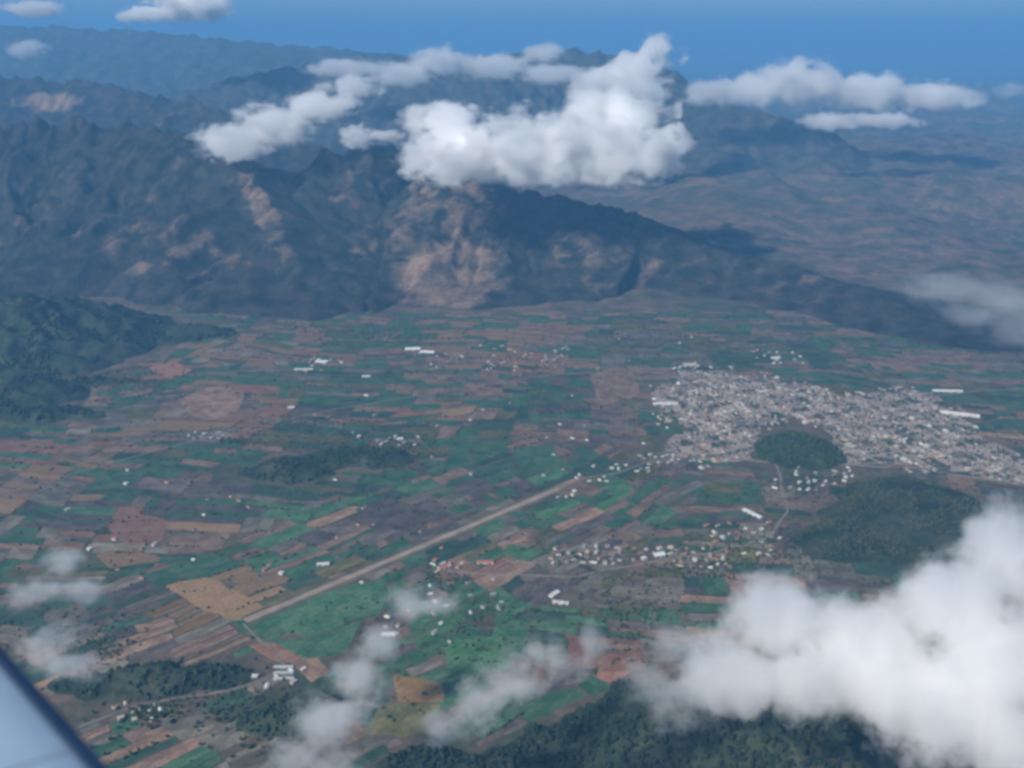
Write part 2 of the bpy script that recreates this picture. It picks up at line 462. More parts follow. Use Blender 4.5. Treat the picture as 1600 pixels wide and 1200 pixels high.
def in1(poly, x, y):
    r = False; j = len(poly) - 1
    for i in range(len(poly)):
        xi, yi, xj, yj = poly[i][0], poly[i][1], poly[j][0], poly[j][1]
        if (yi > y) != (yj > y) and x < (xj - xi) * (y - yi) / (yj - yi + 1e-9) + xi: r = not r
        j = i
    return r

# ------------------------------------------------------------------ town outline
TOWN_UV = [(1015, 612), (1060, 578), (1100, 566), (1170, 588), (1240, 592), (1330, 618), (1440, 606), (1500, 640), (1530, 680), (1600, 712), (1680, 752), (1600, 758), (1510, 742), (1430, 728), (1315, 724), (1303, 690), (1285, 662), (1240, 648), (1195, 668), (1180, 700), (1170, 716), (1060, 726), (1035, 700), (1065, 668), (1030, 645)]
TOWN = [gp(*p) for p in TOWN_UV]
def inside(poly, x, y):
    x = np.asarray(x, float); y = np.asarray(y, float); r = np.zeros(x.shape, bool); j = len(poly) - 1
    for i in range(len(poly)):
        xi, yi, xj, yj = poly[i][0], poly[i][1], poly[j][0], poly[j][1]
        c = ((yi > y) != (yj > y)) & (x < (xj - xi) * (y - yi) / (yj - yi + 1e-9) + xi)
        r ^= c; j = i
    return r

def town_mat():
    m, nt, b = new_mat('town_ground')
    geo = nt.nodes.new('ShaderNodeNewGeometry'); pos = geo.outputs['Position']
    n = noise_n(nt, pos, 0.013, 4, 0.65); f = noise_n(nt, pos, 0.15, 2, 0.6)
    c = ramp(nt, n, [(0.40, (0.06, 0.085, 0.05)), (0.46, (0.18, 0.155, 0.125)), (0.53, (0.36, 0.29, 0.25)), (0.75, (0.50, 0.41, 0.36))])
    c = mix(nt, 1.0, c, ramp(nt, f, [(0.3, (0.7,) * 3), (0.7, (1.2,) * 3)]), 'MULTIPLY')
    nt.links.new(c, b.inputs['Base Color'])
    return m
M_TOWN = town_mat()
bm = bmesh.new()
tv = []
for i, p in enumerate(TOWN):
    q = TOWN[(i + 1) % len(TOWN)]
    for t in (0, .34, .67):
        r = p.lerp(q, t); k = 30 * float(noise2(r.x / 60, r.y / 60, 3))
        tv.append(bm.verts.new((r.x + k, r.y - k, 0.15)))
fc = bm.faces.new(tv)
bmesh.ops.triangulate(bm, faces=[fc])
me = bpy.data.meshes.new('town_ground'); bm.to_mesh(me); bm.free(); me.materials.append(M_TOWN)
tag(link('town_ground', me), 'pale earth and gardens under the town', None, None, 'structure')

# ------------------------------------------------------------------ runway and roads
def strip_mesh(name, pts, width, h, mat, z0=0.0, skirt=2.0):
    """a slightly raised ribbon with sloping sides"""
    V = []; FC = []
    for i, p in enumerate(pts):
        a = pts[max(0, i - 1)]; b = pts[min(len(pts) - 1, i + 1)]
        d = Vector((b.x - a.x, b.y - a.y, 0)).normalized(); n = Vector((-d.y, d.x, 0))
        w = width / 2
        for off, z in ((-w - skirt, z0 - .3), (-w, z0 + h), (w, z0 + h), (w + skirt, z0 - .3)):
            q = Vector((p.x, p.y, 0)) + n * off; V.append((q.x, q.y, z))
    for i in range(len(pts) - 1):
        for k in range(3):
            a = i * 4 + k; FC.append((a, a + 4, a + 5, a + 1))
    return mesh_np(name, V, FC, [mat])
def poly(uv, sub=1, wob=0.0, seed=0):
    P = [gp(*p) for p in uv]; out = []
    for a, b in zip(P[:-1], P[1:]):
        for k in range(sub): out.append(a.lerp(b, k / sub))
    out.append(P[-1])
    if wob:
        out = [Vector((p.x + wob * float(noise2(p.x / 150, p.y / 150, seed)), p.y + wob * float(noise2(p.x / 150 + 9, p.y / 150, seed)), 0)) for p in out]
    return out
RW = poly([(383, 971), (872, 764)], 12)
o = link('runway', strip_mesh('runway', RW, 22, 1.7, M_DIRT, skirt=1.2))
tag(o, 'long straight tan gravel runway across the green fields', None, None, 'structure')
rd = (RW[-1] - RW[0]).normalized(); rn = Vector((-rd.y, rd.x, 0))
link('verge', strip_mesh('verge', [p + rn * 20.5 for p in RW], 13, 1.45, M_VERGE), o)
link('verge', strip_mesh('verge', [p - rn * 19.5 for p in RW], 12, 1.45, M_VERGE), o)
roads = [
    ('narrow road from the runway end into the town', [(872, 764), (915, 747), (965, 738), (1010, 722), (1060, 716), (1120, 712), (1180, 700)], 11, M_ROAD),
    ('road leaving the town along the foot of the wooded hill', [(1060, 716), (1140, 714), (1215, 724), (1320, 726), (1430, 732), (1530, 748), (1650, 765)], 10, M_ROAD),
    ('pale farm track bending round a bright green field', [(790, 875), (828, 884), (848, 872), (880, 858), (960, 862)], 7, M_ROAD),
    ('road from the village by the wing toward the runway end', [(120, 1135), (220, 1100), (330, 1082), (400, 1066), (450, 1045), (420, 1010), (383, 975)], 7, M_ROAD),
    ('road across the fields north of the runway', [(-60, 790), (150, 730), (330, 682), (520, 640), (700, 612), (860, 585), (1050, 575)], 5, M_ROAD),
    ('road below the mountain foot', [(300, 585), (480, 575), (660, 560), (830, 566), (1000, 580), (1100, 590)], 5, M_ROAD),
    ('track through the southern hamlets', [(690, 890), (780, 900), (900, 900), (1030, 875), (1120, 862), (1200, 840), (1230, 800), (1215, 724)], 6, M_ROAD),
    ('road leaving the town eastward', [(1440, 620), (1520, 612), (1700, 600)], 8, M_ROAD)]
ROADPTS = []
for i, (lab, uv, w, m) in enumerate(roads):
    P = poly(uv, 6, 10.0, i)
    ROADPTS.append((P, w))
    tag(link('road', strip_mesh('road', P, w, 1.6 + 0.01 * i, m)), lab, None, None, 'structure')

# ------------------------------------------------------------------ fields
TH = math.atan2(rd.y, rd.x)
ca, sa = math.cos(TH), math.sin(TH)
def warp_xy(a, b):
    x = a * ca - b * sa; y = a * sa + b * ca + 3300
    sc = 900.0
    far = sstep(2900, 3900, y)
    k = 70 + 60 * far
    return x + k * noise2(x / sc, y / sc, 91) + 26 * noise2(x / 260, y / 260, 93), y + k * noise2(x / sc + 3, y / sc, 92) + 26 * noise2(x / 260, y / 260, 94)
# what grows or lies where in the valley: (u, v, half width, half height, kinds)
ZONES = [
 (338, 935, 75, 36, ['tan', 'tan', 'orange']), (430, 1018, 40, 14, ['red', 'tan']), (655, 1085, 45, 35, ['orange', 'olive']),
 (620, 1125, 60, 28, ['olive', 'grey']), (225, 820, 130, 28, ['red', 'brown', 'tan', 'grey']), (220, 862, 90, 16, ['tan', 'olive', 'pale', 'brown']),
 (690, 1040, 110, 45, ['bright', 'green', 'green']), (480, 970, 120, 45, ['green', 'green', 'dark']), (600, 935, 100, 30, ['green', 'green']),
 (570, 840, 120, 22, ['green', 'brown', 'plough']), (600, 812, 60, 22, ['plough', 'plough']), (700, 830, 60, 20, ['grey', 'brown', 'plough']),
 (330, 800, 120, 20, ['green', 'green', 'plough']), (825, 865, 30, 14, ['bright']), (700, 880, 40, 12, ['brown', 'red', 'green']),
 (760, 880, 30, 8, ['red']), (900, 890, 90, 18, ['grey', 'plough']), (880, 920, 70, 22, ['plough', 'plough', 'grey']),
 (990, 920, 70, 35, ['olive', 'grey', 'grey']), (950, 815, 120, 18, ['green', 'grey', 'brown', 'green']), (960, 780, 110, 22, ['green', 'green', 'bright', 'brown']),
 (1110, 780, 80, 25, ['green', 'grey', 'olive']), (1130, 750, 60, 18, ['green', 'brown', 'grey']), (790, 720, 110, 32, ['green', 'green', 'green', 'dark']),
 (900, 690, 110, 22, ['brown', 'plough', 'grey', 'plough']), (960, 660, 60, 18, ['grey', 'brown', 'plough']), (965, 605, 45, 35, ['brown', 'grey']),
 (860, 610, 70, 30, ['dark', 'green', 'plough']), (720, 605, 120, 18, ['brown', 'brown', 'green', 'grey']), (690, 645, 90, 14, ['red', 'green', 'tan', 'brown']),
 (590, 645, 50, 12, ['brown', 'red']), (350, 635, 90, 40, ['brown', 'tan', 'grey', 'red']), (265, 578, 32, 14, ['red']), (480, 610, 60, 18, ['bright', 'green']),
 (400, 585, 110, 14, ['green', 'green', 'grey']), (430, 545, 140, 30, ['tan', 'brown', 'olive', 'green', 'red', 'pale']), (800, 530, 120, 30, ['brown', 'tan', 'tan', 'red', 'green']),
 (820, 565, 90, 22, ['red', 'brown', 'tan']), (960, 535, 110, 25, ['grey', 'olive', 'plough', 'green']), (1150, 545, 120, 22, ['grey', 'green', 'dark', 'olive']),
 (1500, 575, 140, 28, ['brown', 'grey', 'green', 'brown']), (1540, 650, 70, 30, ['green', 'dark', 'brown']), (1400, 590, 80, 18, ['dark', 'green', 'grey']),
 (230, 665, 130, 24, ['grey', 'brown', 'tan', 'olive', 'pale']), (90, 720, 130, 36, ['brown', 'green', 'tan', 'grey', 'red']), (60, 775, 100, 24, ['brown', 'tan', 'grey', 'tan']),
 (230, 720, 110, 26, ['green', 'brown', 'green']), (260, 755, 130, 16, ['green', 'plough', 'dark']), (90, 810, 100, 26, ['grey', 'plough', 'green']),
 (470, 760, 130, 26, ['green', 'grey', 'dark']), (560, 690, 130, 26, ['olive', 'dark', 'olive', 'green']), (660, 735, 80, 26, ['green', 'brown', 'dark']),
 (1300, 850, 140, 45, ['grey', 'olive', 'dark', 'brown']), (1180, 830, 90, 40, ['grey', 'olive', 'dark', 'grey']), (1560, 800, 90, 35, ['olive', 'grey', 'dark']),
 (1080, 870, 60, 25, ['brown', 'green', 'grey']), (250, 1010, 110, 35, ['plough', 'brown', 'green', 'brown']), (130, 960, 110, 70, ['plough', 'grey', 'dark', 'grey']),
 (320, 1060, 160, 24, ['plough', 'grey', 'dark']), (300, 1100, 180, 40, ['grey', 'brown', 'dark', 'olive']), (350, 1170, 150, 40, ['grey', 'grey', 'brown', 'green']),
 (200, 1150, 60, 40, ['brown', 'red', 'dark', 'green']), (240, 880, 130, 30, ['dark', 'green', 'green']), (970, 1030, 60, 30, ['red', 'brown', 'grey']),
 (770, 960, 110, 50, ['green', 'green', 'dark', 'bright']), (560, 1150, 60, 60, ['grey', 'dark']), (760, 790, 80, 40, ['green', 'grey', 'plough'])]
def kind_at(u, v, rnd):
    best = None; bd = 1.15
    for (zu, zv, ru, rv, ks) in ZONES:
        d = math.hypot((u - zu) / ru, (v - zv) / rv)
        if d < bd: bd = d; best = ks
    if best and rnd.random() < 0.9: return rnd.choice(best)
    return rnd.choice(['green', 'green', 'dark', 'grey', 'brown', 'olive', 'plough', 'brown', 'green'])
cells = []
rnd = random.Random(21)
def split(a0, a1, b0, b1, depth):
    ac, bc = (a0 + a1) / 2, (b0 + b1) / 2
    x = ac * ca - bc * sa; y = ac * sa + bc * ca + 3300
    w, h = a1 - a0, b1 - b0
    if max(w, h) < 700 and (y < 1300 or y > 6100 or abs(x) > 0.62 * y + 450): return
    tgt = np.interp(y, [1800, 2600, 3600, 5200], [5200, 6500, 7500, 9500]) * rnd.uniform(0.35, 2.4)
    if w * h < tgt: cells.append((a0, a1, b0, b1)); return
    r = rnd.uniform(0.36, 0.64)
    if (w > h * rnd.choice([0.8, 1.6, 3.0, 4.2, 5.2])):
        m = a0 + w * r; split(a0, m, b0, b1, depth + 1); split(m, a1, b0, b1, depth + 1)
    else:
        m = b0 + h * r; split(a0, a1, b0, m, depth + 1); split(a0, a1, m, b1, depth + 1)
split(-5200, 5200, -5200, 5200, 0)
near_cells = cells
def from_runway(x, y):
    p = Vector((x, y, 0)) - RW[0]; t = max(-200, min((RW[-1] - RW[0]).length, p.dot(rd)))
    return (p - rd * t).length
ALL = []
for fr in (0, 1):
    if fr == 1:
        TH2 = -0.10; ca, sa = math.cos(TH2), math.sin(TH2)
        cells = []; split(-5200, 5200, -5200, 5200, 0)
    for (a0, a1, b0, b1) in cells:
        x, y = warp_xy((a0 + a1) / 2, (b0 + b1) / 2)
        near = from_runway(float(x), float(y)) < 470 + 160 * float(noise2(x / 400, y / 400, 77)) or y < 2150
        if near == (fr == 0):
            g = rnd.uniform(1.0, 4.0)
            qx, qy = warp_xy(np.array([a0 + g, a1 - g, a1 - g, a0 + g]), np.array([b0 + g, b0 + g, b1 - g, b1 - g]))
            P = [(float(c), float(e)) for c, e in zip(qx, qy)]
            ALL.append((P, (a1 - a0) * (b1 - b0), (TH if fr == 0 else TH2) + (0 if (a1 - a0) >= (b1 - b0) else math.pi / 2)))
fields = []
edge_pts = []
for P, area, fang in ALL:
    cx = sum(p[0] for p in P) / 4; cy_ = sum(p[1] for p in P) / 4
    u, v, fw = project(cx, cy_)
    if v < 488 or u < -150 or u > 1750 or v > 1290: continue
    px = np.array([p[0] for p in P] + [cx]); py = np.array([p[1] for p in P] + [cy_])
    if sum(in1(TOWN, a, b) for a, b in zip(px, py)) >= 3: continue
    if max(hz1(a, b) for a, b in zip(px, py)) > 6: continue
    if cy_ > 5000 and max(float(f(np.array([cx]), np.array([cy_]))[0]) for f in MOUNTS.values()) > 4: continue
    u, v, fw = project(cx, cy_)
    if math.hypot(cx - HILLS[1][1][0][0], cy_ - HILLS[1][1][0][1]) < 330: continue
    if v < 488 or u < -150 or u > 1750 or v > 1290: continue
    fields.append([P, cx, cy_, u, v, area * (CAM_H / fw) / fw ** 2, kind_at(u, v, rnd), fang])
    for k in range(4):
        if rnd.random() < 0.5: edge_pts.append((P[k], P[(k + 1) % 4]))
HAND = [
 ('tan', [(258, 915), (325, 902), (372, 925), (415, 952), (372, 972), (320, 955)]), ('red', [(388, 1008), (424, 1004), (476, 1032), (440, 1037)]),
 ('green', [(412, 972), (520, 922), (604, 903), (598, 955), (480, 996)]), ('green', [(420, 1000), (480, 998), (570, 968), (540, 1020), (482, 1030)]),
 ('bright', [(796, 850), (850, 860), (828, 879), (788, 868)]), ('plough', [(553, 795), (640, 793), (650, 830), (575, 826)]),
 ('red', [(165, 820), (212, 802), (262, 812), (255, 846), (200, 852)]), ('tan', [(150, 866), (212, 856), (255, 876), (172, 888)]), ('brown', [(266, 838), (362, 830), (346, 858), (262, 868)]),
 ('orange', [(612, 1054), (690, 1068), (696, 1098), (622, 1096)]), ('olive', [(602, 1099), (694, 1102), (664, 1148), (560, 1145)]),
 ('brown', [(280, 626), (316, 607), (352, 602), (384, 614), (372, 640), (338, 656), (300, 650)]), ('red', [(232, 574), (270, 564), (302, 578), (266, 593)]),
 ('bright', [(640, 632), (688, 631), (688, 640), (640, 643)]), ('tan', [(692, 641), (746, 634), (738, 645), (690, 653)]), ('brown', [(926, 582), (985, 576), (1002, 618), (932, 636)]),
 ('bright', [(690, 1004), (786, 992), (800, 1050), (706, 1052)]), ('green', [(800, 700), (860, 695), (885, 728), (810, 735)]), ('red', [(930, 1022), (1000, 1020), (1010, 1046), (936, 1050)])]
HAND = [(k, [gp(*p) for p in q]) for k, q in HAND]
fields = [f for f in fields if not any(in1(q, f[1], f[2]) for _, q in HAND)]
for hk, q in HAND:
    cx = sum(p.x for p in q) / len(q); cy_ = sum(p.y for p in q) / len(q); u, v, fw = project(cx, cy_)
    fields.append([[(p.x, p.y) for p in q], cx, cy_, u, v, 9.0, hk, TH if v > 780 else -0.1])
in_view = lambda f: -20 < f[3] < 1620 and 480 < f[4] < 1215
fields.sort(key=lambda f: -(f[5] if in_view(f) else f[5] * 1e-3))
far_V = []; far_F = []; far_M = []
kinds = list(FM)
for i, (P, cx, cy_, u, v, s, kd, ang) in enumerate(fields):
    h = 0.25 + (i % 230) * 0.0045 if s < 8 else 1.32 + i * 0.006
    # outline with softened corners and a slight waver, so no two fields are the same sheet
    PA = np.array(P); QA = np.roll(PA, -1, 0); tt_ = np.array([0.06, 0.36, 0.66, 0.94])
    out = (PA[:, None, :] + (QA - PA)[:, None, :] * tt_[None, :, None]).reshape(-1, 2)
    out = out + 9.0 * np.stack([noise2(out[:, 0] / 45, out[:, 1] / 45, 4), noise2(out[:, 0] / 45, out[:, 1] / 45, 5)], 1)
    n = len(out)
    if i < 300:
        c_, s_ = math.cos(-ang), math.sin(-ang)
        loc = [((r[0] - cx) * c_ - (r[1] - cy_) * s_, (r[0] - cx) * s_ + (r[1] - cy_) * c_) for r in out]
        me = bpy.data.meshes.new('field')
        me.from_pydata([(a, b, h) for a, b in loc] + [(a * 1.01, b * 1.01, -0.2) for a, b in loc], [],
                       [list(range(n))] + [[k, k + n, (k + 1) % n + n, (k + 1) % n] for k in range(n)])
        me.materials.append(FM[kd])
        link('field', me, ground, (cx, cy_, 0), ang)
    else:
        o_ = len(far_V)
        far_V += [(r[0], r[1], h) for r in out]
        far_F.append([o_ + k for k in range(n)]); far_M.append(kinds.index(kd))
me = bpy.data.meshes.new('farmland'); me.from_pydata(far_V, [], far_F)
for k in kinds: me.materials.append(FM[k])
me.polygons.foreach_set('material_index', far_M)
tag(link('farmland', me, ground), None, None, None, 'stuff')
print('fields', len(fields))

# ------------------------------------------------------------------ trees
ICO_V = []; 
bm = bmesh.new(); bmesh.ops.create_icosphere(bm, subdivisions=1, radius=1.0)
ICO_V = np.array([v.co[:] for v in bm.verts]); ICO_F = np.array([[v.index for v in f.verts] for f in bm.faces]); bm.free()
bm = bmesh.new(); bmesh.ops.create_icosphere(bm, subdivisions=2, radius=1.0)
ICO2_V = np.array([v.co[:] for v in bm.verts]); ICO2_F = np.array([[v.index for v in f.verts] for f in bm.faces]); bm.free()
def tree_mass(name, label, pts, mat, r_lo=3.5, r_hi=7.0, parent=None):
    pts = np.asarray(pts, float); n = len(pts)
    r = rng.uniform(r_lo, r_hi, n)
    jit = 1 + rng.uniform(-0.28, 0.28, (n, len(ICO_V), 1))
    V = ICO_V[None] * jit * np.stack([r * rng.uniform(.8, 1.2, n), r * rng.uniform(.8, 1.2, n), r * rng.uniform(.8, 1.25, n)], 1)[:, None, :]
    V = V + pts[:, None, :] + np.stack([0 * r, 0 * r, r * 0.85], 1)[:, None, :]
    FC = ICO_F[None] + (np.arange(n) * len(ICO_V))[:, None, None]
    o = link(name, mesh_np(name, V.reshape(-1, 3), FC.reshape(-1, 3), [mat]), parent)
    tag(o, label, None, None, 'stuff'); return o
def scatter_on_hill(i, n, thr=-0.05, sc=130.):
    f, lobes, (x0, x1, y0, y1) = HILLS[i]
    x = rng.uniform(x0, x1, n); y = rng.uniform(y0, y1, n); z = f(x, y)
    u, v, _ = project(x, y, z)
    k = (z > 1.5) & (fbm(x / sc, y / sc, 200 + i, 3) + 0.35 * np.minimum(1, z / 12) - 0.3 > thr) & (u > -60) & (u < 1660) & (v < 1260)
    return np.stack([x[k], y[k], z[k] - 0.5], 1)
tree_mass('woodland', 'dark woods covering the western foothills', scatter_on_hill(0, 24000, 0.05, 200), M_LEAF3, 3.5, 8.0)
tree_mass('woodland', 'dense trees on the round hill in the town', scatter_on_hill(1, 2600, -0.5), M_LEAF, 3, 7)
tree_mass('woodland', 'trees on the low rise beside the large near cloud', scatter_on_hill(2, 9000, -0.15), M_LEAF2, 2.5, 6)
tree_mass('woodland', 'dark forest on the ridge below the near clouds', scatter_on_hill(3, 30000, -0.35), M_LEAF3, 2.5, 7.5)
tree_mass('woodland', 'scrub and trees on the knoll west of the runway', scatter_on_hill(4, 2400, -0.1, 90), M_LEAF, 3.5, 6.5)
tree_mass('woodland', 'trees on the dark spur beside the wing', scatter_on_hill(5, 2600, -0.3, 90), M_LEAF, 3.5, 6.5)
# trees along the field edges
T = []
for p, q in edge_pts:
    L = math.hypot(q[0] - p[0], q[1] - p[1]); dens = rnd.choice([0.0, 0.0, 0.012, 0.02, 0.06])
    for k in range(int(L * dens)):
        t = rnd.random(); T.append((p[0] + (q[0] - p[0]) * t + rnd.gauss(0, 3), p[1] + (q[1] - p[1]) * t + rnd.gauss(0, 3), 0.2))
# groves: (u, v, half width, half height, number)
for (u, v, ru, rv, n) in [(1120, 880, 130, 40, 420), (1250, 850, 130, 60, 420), (1260, 760, 90, 25, 160), (560, 700, 110, 30, 260), (640, 700, 60, 25, 120), (380, 690, 60, 22, 90), (470, 660, 70, 10, 140),
                          (150, 1010, 90, 60, 200), (300, 1090, 160, 40, 260), (430, 1140, 80, 50, 160), (760, 975, 90, 50, 110), (1000, 960, 80, 60, 180), (700, 905, 50, 20, 60), (900, 868, 70, 15, 90),
                          (620, 530, 70, 14, 160), (1000, 530, 120, 20, 200), (1250, 540, 150, 20, 260), (200, 600, 90, 30, 200), (1450, 545, 120, 20, 180), (1000, 745, 50, 18, 60), (230, 1120, 50, 20, 60), (560, 520, 140, 14, 200), (1480, 690, 90, 30, 120)]:
    for k in range(n):
        p = gp(u + rnd.gauss(0, .5) * ru, v + rnd.gauss(0, .5) * rv); T.append((p.x, p.y, 0.2))
T = np.array(T)
keep = ~inside(TOWN, T[:, 0], T[:, 1]) & (hill_z(T[:, 0], T[:, 1]) < 1)
dr = np.abs((T[:, 0] - RW[0].x) * rn.x + (T[:, 1] - RW[0].y) * rn.y)
T = T[keep & (dr > 45)]
for P, w in ROADPTS:
    d = np.min(np.stack([np.hypot(T[:, 0] - p.x, T[:, 1] - p.y) for p in P]), 0); T = T[d > w * .8 + 5]
U, V_, FW = project(T[:, 0], T[:, 1])
vis = (U > 5) & (U < 1590) & (V_ < 1190)
order = np.argsort(FW + (~vis) * 1e6)
near_i = order[:220]; rest = np.ones(len(T), bool); rest[near_i] = False
tree_mass('hedgerow_trees', 'hedges and small trees between the valley fields', T[rest], M_LEAF2, 2.2, 4.4)
# the nearest trees one by one
def crown_mesh(seed):
    r_ = np.random.default_rng(seed); Vs = []; Fs = []; o_ = 0
    for k in range(9):
        a = r_.uniform(0, 6.28); d = r_.uniform(0, 2.6); s = r_.uniform(1.5, 2.6)
        v = ICO_V * s * (1 + r_.uniform(-.3, .3, (len(ICO_V), 1))) + np.array([d * math.cos(a), d * math.sin(a), r_.uniform(3.4, 7.6)])
        Vs.append(v); Fs.append(ICO_F + o_); o_ += len(v)
    return mesh_np('crown', np.concatenate(Vs), np.concatenate(Fs), [M_LEAF if seed % 3 else M_LEAF2])
def trunk_mesh():
    V = []; FC = []
    for z, r in ((-0.5, .42), (1.2, .30), (3.0, .24), (5.6, .12)):
        for k in range(6): V.append((r * math.cos(k * math.pi / 3), r * math.sin(k * math.pi / 3), z))
    for j in range(3):
        for k in range(6): FC.append((j * 6 + k, j * 6 + (k + 1) % 6, j * 6 + 6 + (k + 1) % 6, j * 6 + 6 + k))
    return mesh_np('trunk', V, FC, [M_BARK])
CROWNS = [crown_mesh(s) for s in range(6)]; TRUNK = trunk_mesh()
for i in near_i:
    x, y, z = T[i]
    o = link('tree', None, None, (x, y, 0.1), rnd.uniform(0, 6.28)); s = rnd.uniform(0.75, 1.25); o.scale = (s, s, s * rnd.uniform(.85, 1.1))
    zone = ('among the fields near the wing' if U[i] < 420 else 'in the fields below the thin near clouds' if U[i] < 900 else 'in the scrub beside the large near cloud')
    tag(o, 'small dark green tree ' + zone, 'tree', 'trees ' + zone)
    link('crown', CROWNS[rnd.randrange(6)], o); link('trunk', TRUNK, o)

# ------------------------------------------------------------------ houses
def house_meshes(L, W, H, R, style):
    """walls with dark door and window openings; overhanging gable roof or flat slab"""
    V = []; FC = []; MI = []
    def box(x0, x1, y0, y1, z0, z1, mi=0):
        o_ = len(V)
        V.extend([(x0, y0, z0), (x1, y0, z0), (x1, y1, z0), (x0, y1, z0), (x0, y0, z1), (x1, y0, z1), (x1, y1, z1), (x0, y1, z1)])
        for f in ((0, 1, 5, 4), (1, 2, 6, 5), (2, 3, 7, 6), (3, 0, 4, 7), (4, 5, 6, 7)): FC.append([o_ + k for k in f]); MI.append(mi)
    a, b = L / 2, W / 2
    box(-a, a, -b, b, -1, H)
    if style == 'gable':
        for s in (-1, 1):
            o_ = len(V); V.extend([(s * a, -b, H), (s * a, b, H), (s * a, 0, H + R * .96)]); FC.append([o_, o_ + 1, o_ + 2] if s > 0 else [o_ + 1, o_, o_ + 2]); MI.append(0)
    for x in (-a * .6, a * .6): box(x - .7, x + .7, -b - .06, -b + .1, 1.0, 2.2, 1)
    box(-.6, .6, -b - .06, -b + .1, 0, 2.1, 1)
    me = bpy.data.meshes.new('wall'); me.from_pydata(V, [], FC); me.polygons.foreach_set('material_index', MI); me.update()
    e = 0.7
    if style == 'gable':
        t = .18; z = H - e * R / b
        RV = [(-a - e, -b - e, z), (a + e, -b - e, z), (a + e, 0, H + R), (-a - e, 0, H + R), (a + e, b + e, z), (-a - e, b + e, z)]
        RV += [(x, y, zz + t) for x, y, zz in RV]
        RF = [(0, 1, 2, 3)[::-1], (3, 2, 4, 5)[::-1], (6, 7, 8, 9), (9, 8, 10, 11), (0, 1, 7, 6), (4, 5, 11, 10), (1, 2, 8, 7), (2, 4, 10, 8), (3, 0, 6, 9), (5, 3, 9, 11)]
    else:
        z = H + .02
        RV = [(-a - .4, -b - .4, z), (a + .4, -b - .4, z), (a + .4, b + .4, z), (-a - .4, b + .4, z)]
        RV += [(x, y, zz + .45) for x, y, zz in RV]
        RF = [(4, 5, 6, 7), (0, 1, 5, 4), (1, 2, 6, 5), (2, 3, 7, 6), (3, 0, 4, 7), (3, 2, 1, 0)]
    mr = bpy.data.meshes.new('roof'); mr.from_pydata(RV, [], [list(f) for f in RF]); mr.update()
    return me, mr
SHAPES = [(13, 8, 3.0, 2.2, 'gable'), (16, 9, 3.2, 2.4, 'gable'), (11, 9, 3.2, 2.0, 'gable'), (12, 10, 3.4, 0, 'flat'), (15, 12, 6.2, 0, 'flat'), (20, 10, 3.6, 2.6, 'gable'), (22, 14, 6.5, 0, 'flat')]
_cache = {}
def house_pair(si, wk, rk):
    if (si, wk, rk) not in _cache:
        w, r = house_meshes(*SHAPES[si]); w.materials.append(WALLS[wk]); w.materials.append(M_DARK); r.materials.append(ROOFS[rk])
        _cache[(si, wk, rk)] = (w, r)
    return _cache[(si, wk, rk)]
H_LIST = []            # (x, y, angle, shape, wall, roof, place)
def add_house(x, y, a, place, roofs):
    for ox, oy in OCC.get((int(x // 24), int(y // 24)), []):
        pass
    rk = rnd.choice(roofs); wk = rnd.choice(['white', 'white', 'cream', 'grey'])
    H_LIST.append((x, y, a, rnd.randrange(len(SHAPES)), wk, rk, place))
OCC = {}
# town blocks
TA = rad(24); tca, tsa = math.cos(TA), math.sin(TA)
tc0 = gp(1280, 660)
streets = []
bx, by = 74.0, 92.0
town_trees = []
for ia in range(-24, 25):
    for ib in range(-20, 21):
        a0 = ia * bx; b0 = ib * by
        cxy = (tc0.x + (a0 + bx / 2) * tca - (b0 + by / 2) * tsa, tc0.y + (a0 + bx / 2) * tsa + (b0 + by / 2) * tca)
        u, v, _ = project(*cxy)
        if not (980 < u < 1700 and 550 < v < 775): continue
        core = math.exp(-((u - 1190) / 110) ** 2 - ((v - 640) / 40) ** 2)
        fill = (0.30 + 0.50 * core) * (1 + 0.8 * float(fbm(cxy[0] / 170, cxy[1] / 170, 401, 2)))
        if float(fbm(cxy[0] / 130, cxy[1] / 130, 411, 2)) < -0.05: fill *= 0.22
        if u > 1480: fill *= 0.8; fill = min(fill, 0.34)
        if v < 600: fill = min(fill, 0.26)
        for side in (0, 1):
            n = int((bx - 8) / 14.5)
            for row in (0, 1, 2, 3):
                for k in range(n):
                    if side == 1: continue
                    if rnd.random() > fill * (1.0 if row in (0, 3) else 0.75): 
                        if rnd.random() < .6:
                            aa = a0 + 6 + (k + rnd.random()) * 14.5; bb = b0 + 12 + row * 22 + rnd.uniform(-4, 4)
                            town_trees.append((tc0.x + aa * tca - bb * tsa, tc0.y + aa * tsa + bb * tca, 0.1))
                        continue
                    aa = a0 + 13 + k * 14.8 + rnd.uniform(-1.2, 1.2); bb = b0 + 16 + row * 21 + rnd.uniform(-2.0, 2.0)
                    x = tc0.x + aa * tca - bb * tsa; y = tc0.y + aa * tsa + bb * tca
                    if not in1(TOWN, x + 170 * float(noise2(x / 130, y / 130, 301)), y + 150 * float(noise2(x / 140 + 7, y / 140, 302))) or hz1(x, y) > 2: continue
                    si = rnd.choice([0, 0, 2, 2, 3, 3, 4, 1, 5, 6])
                    rk = rnd.choice(['white', 'grey', 'cream', 'red', 'cream', 'rust', 'grey', 'rust', 'grey', 'cream', 'grey'])
                    wk = rnd.choice(['white', 'grey', 'cream', 'grey', 'cream'])
                    H_LIST.append((x, y, TA + (math.pi / 2 if True else 0) + rnd.gauss(0, .05), si, wk, rk, 'town'))
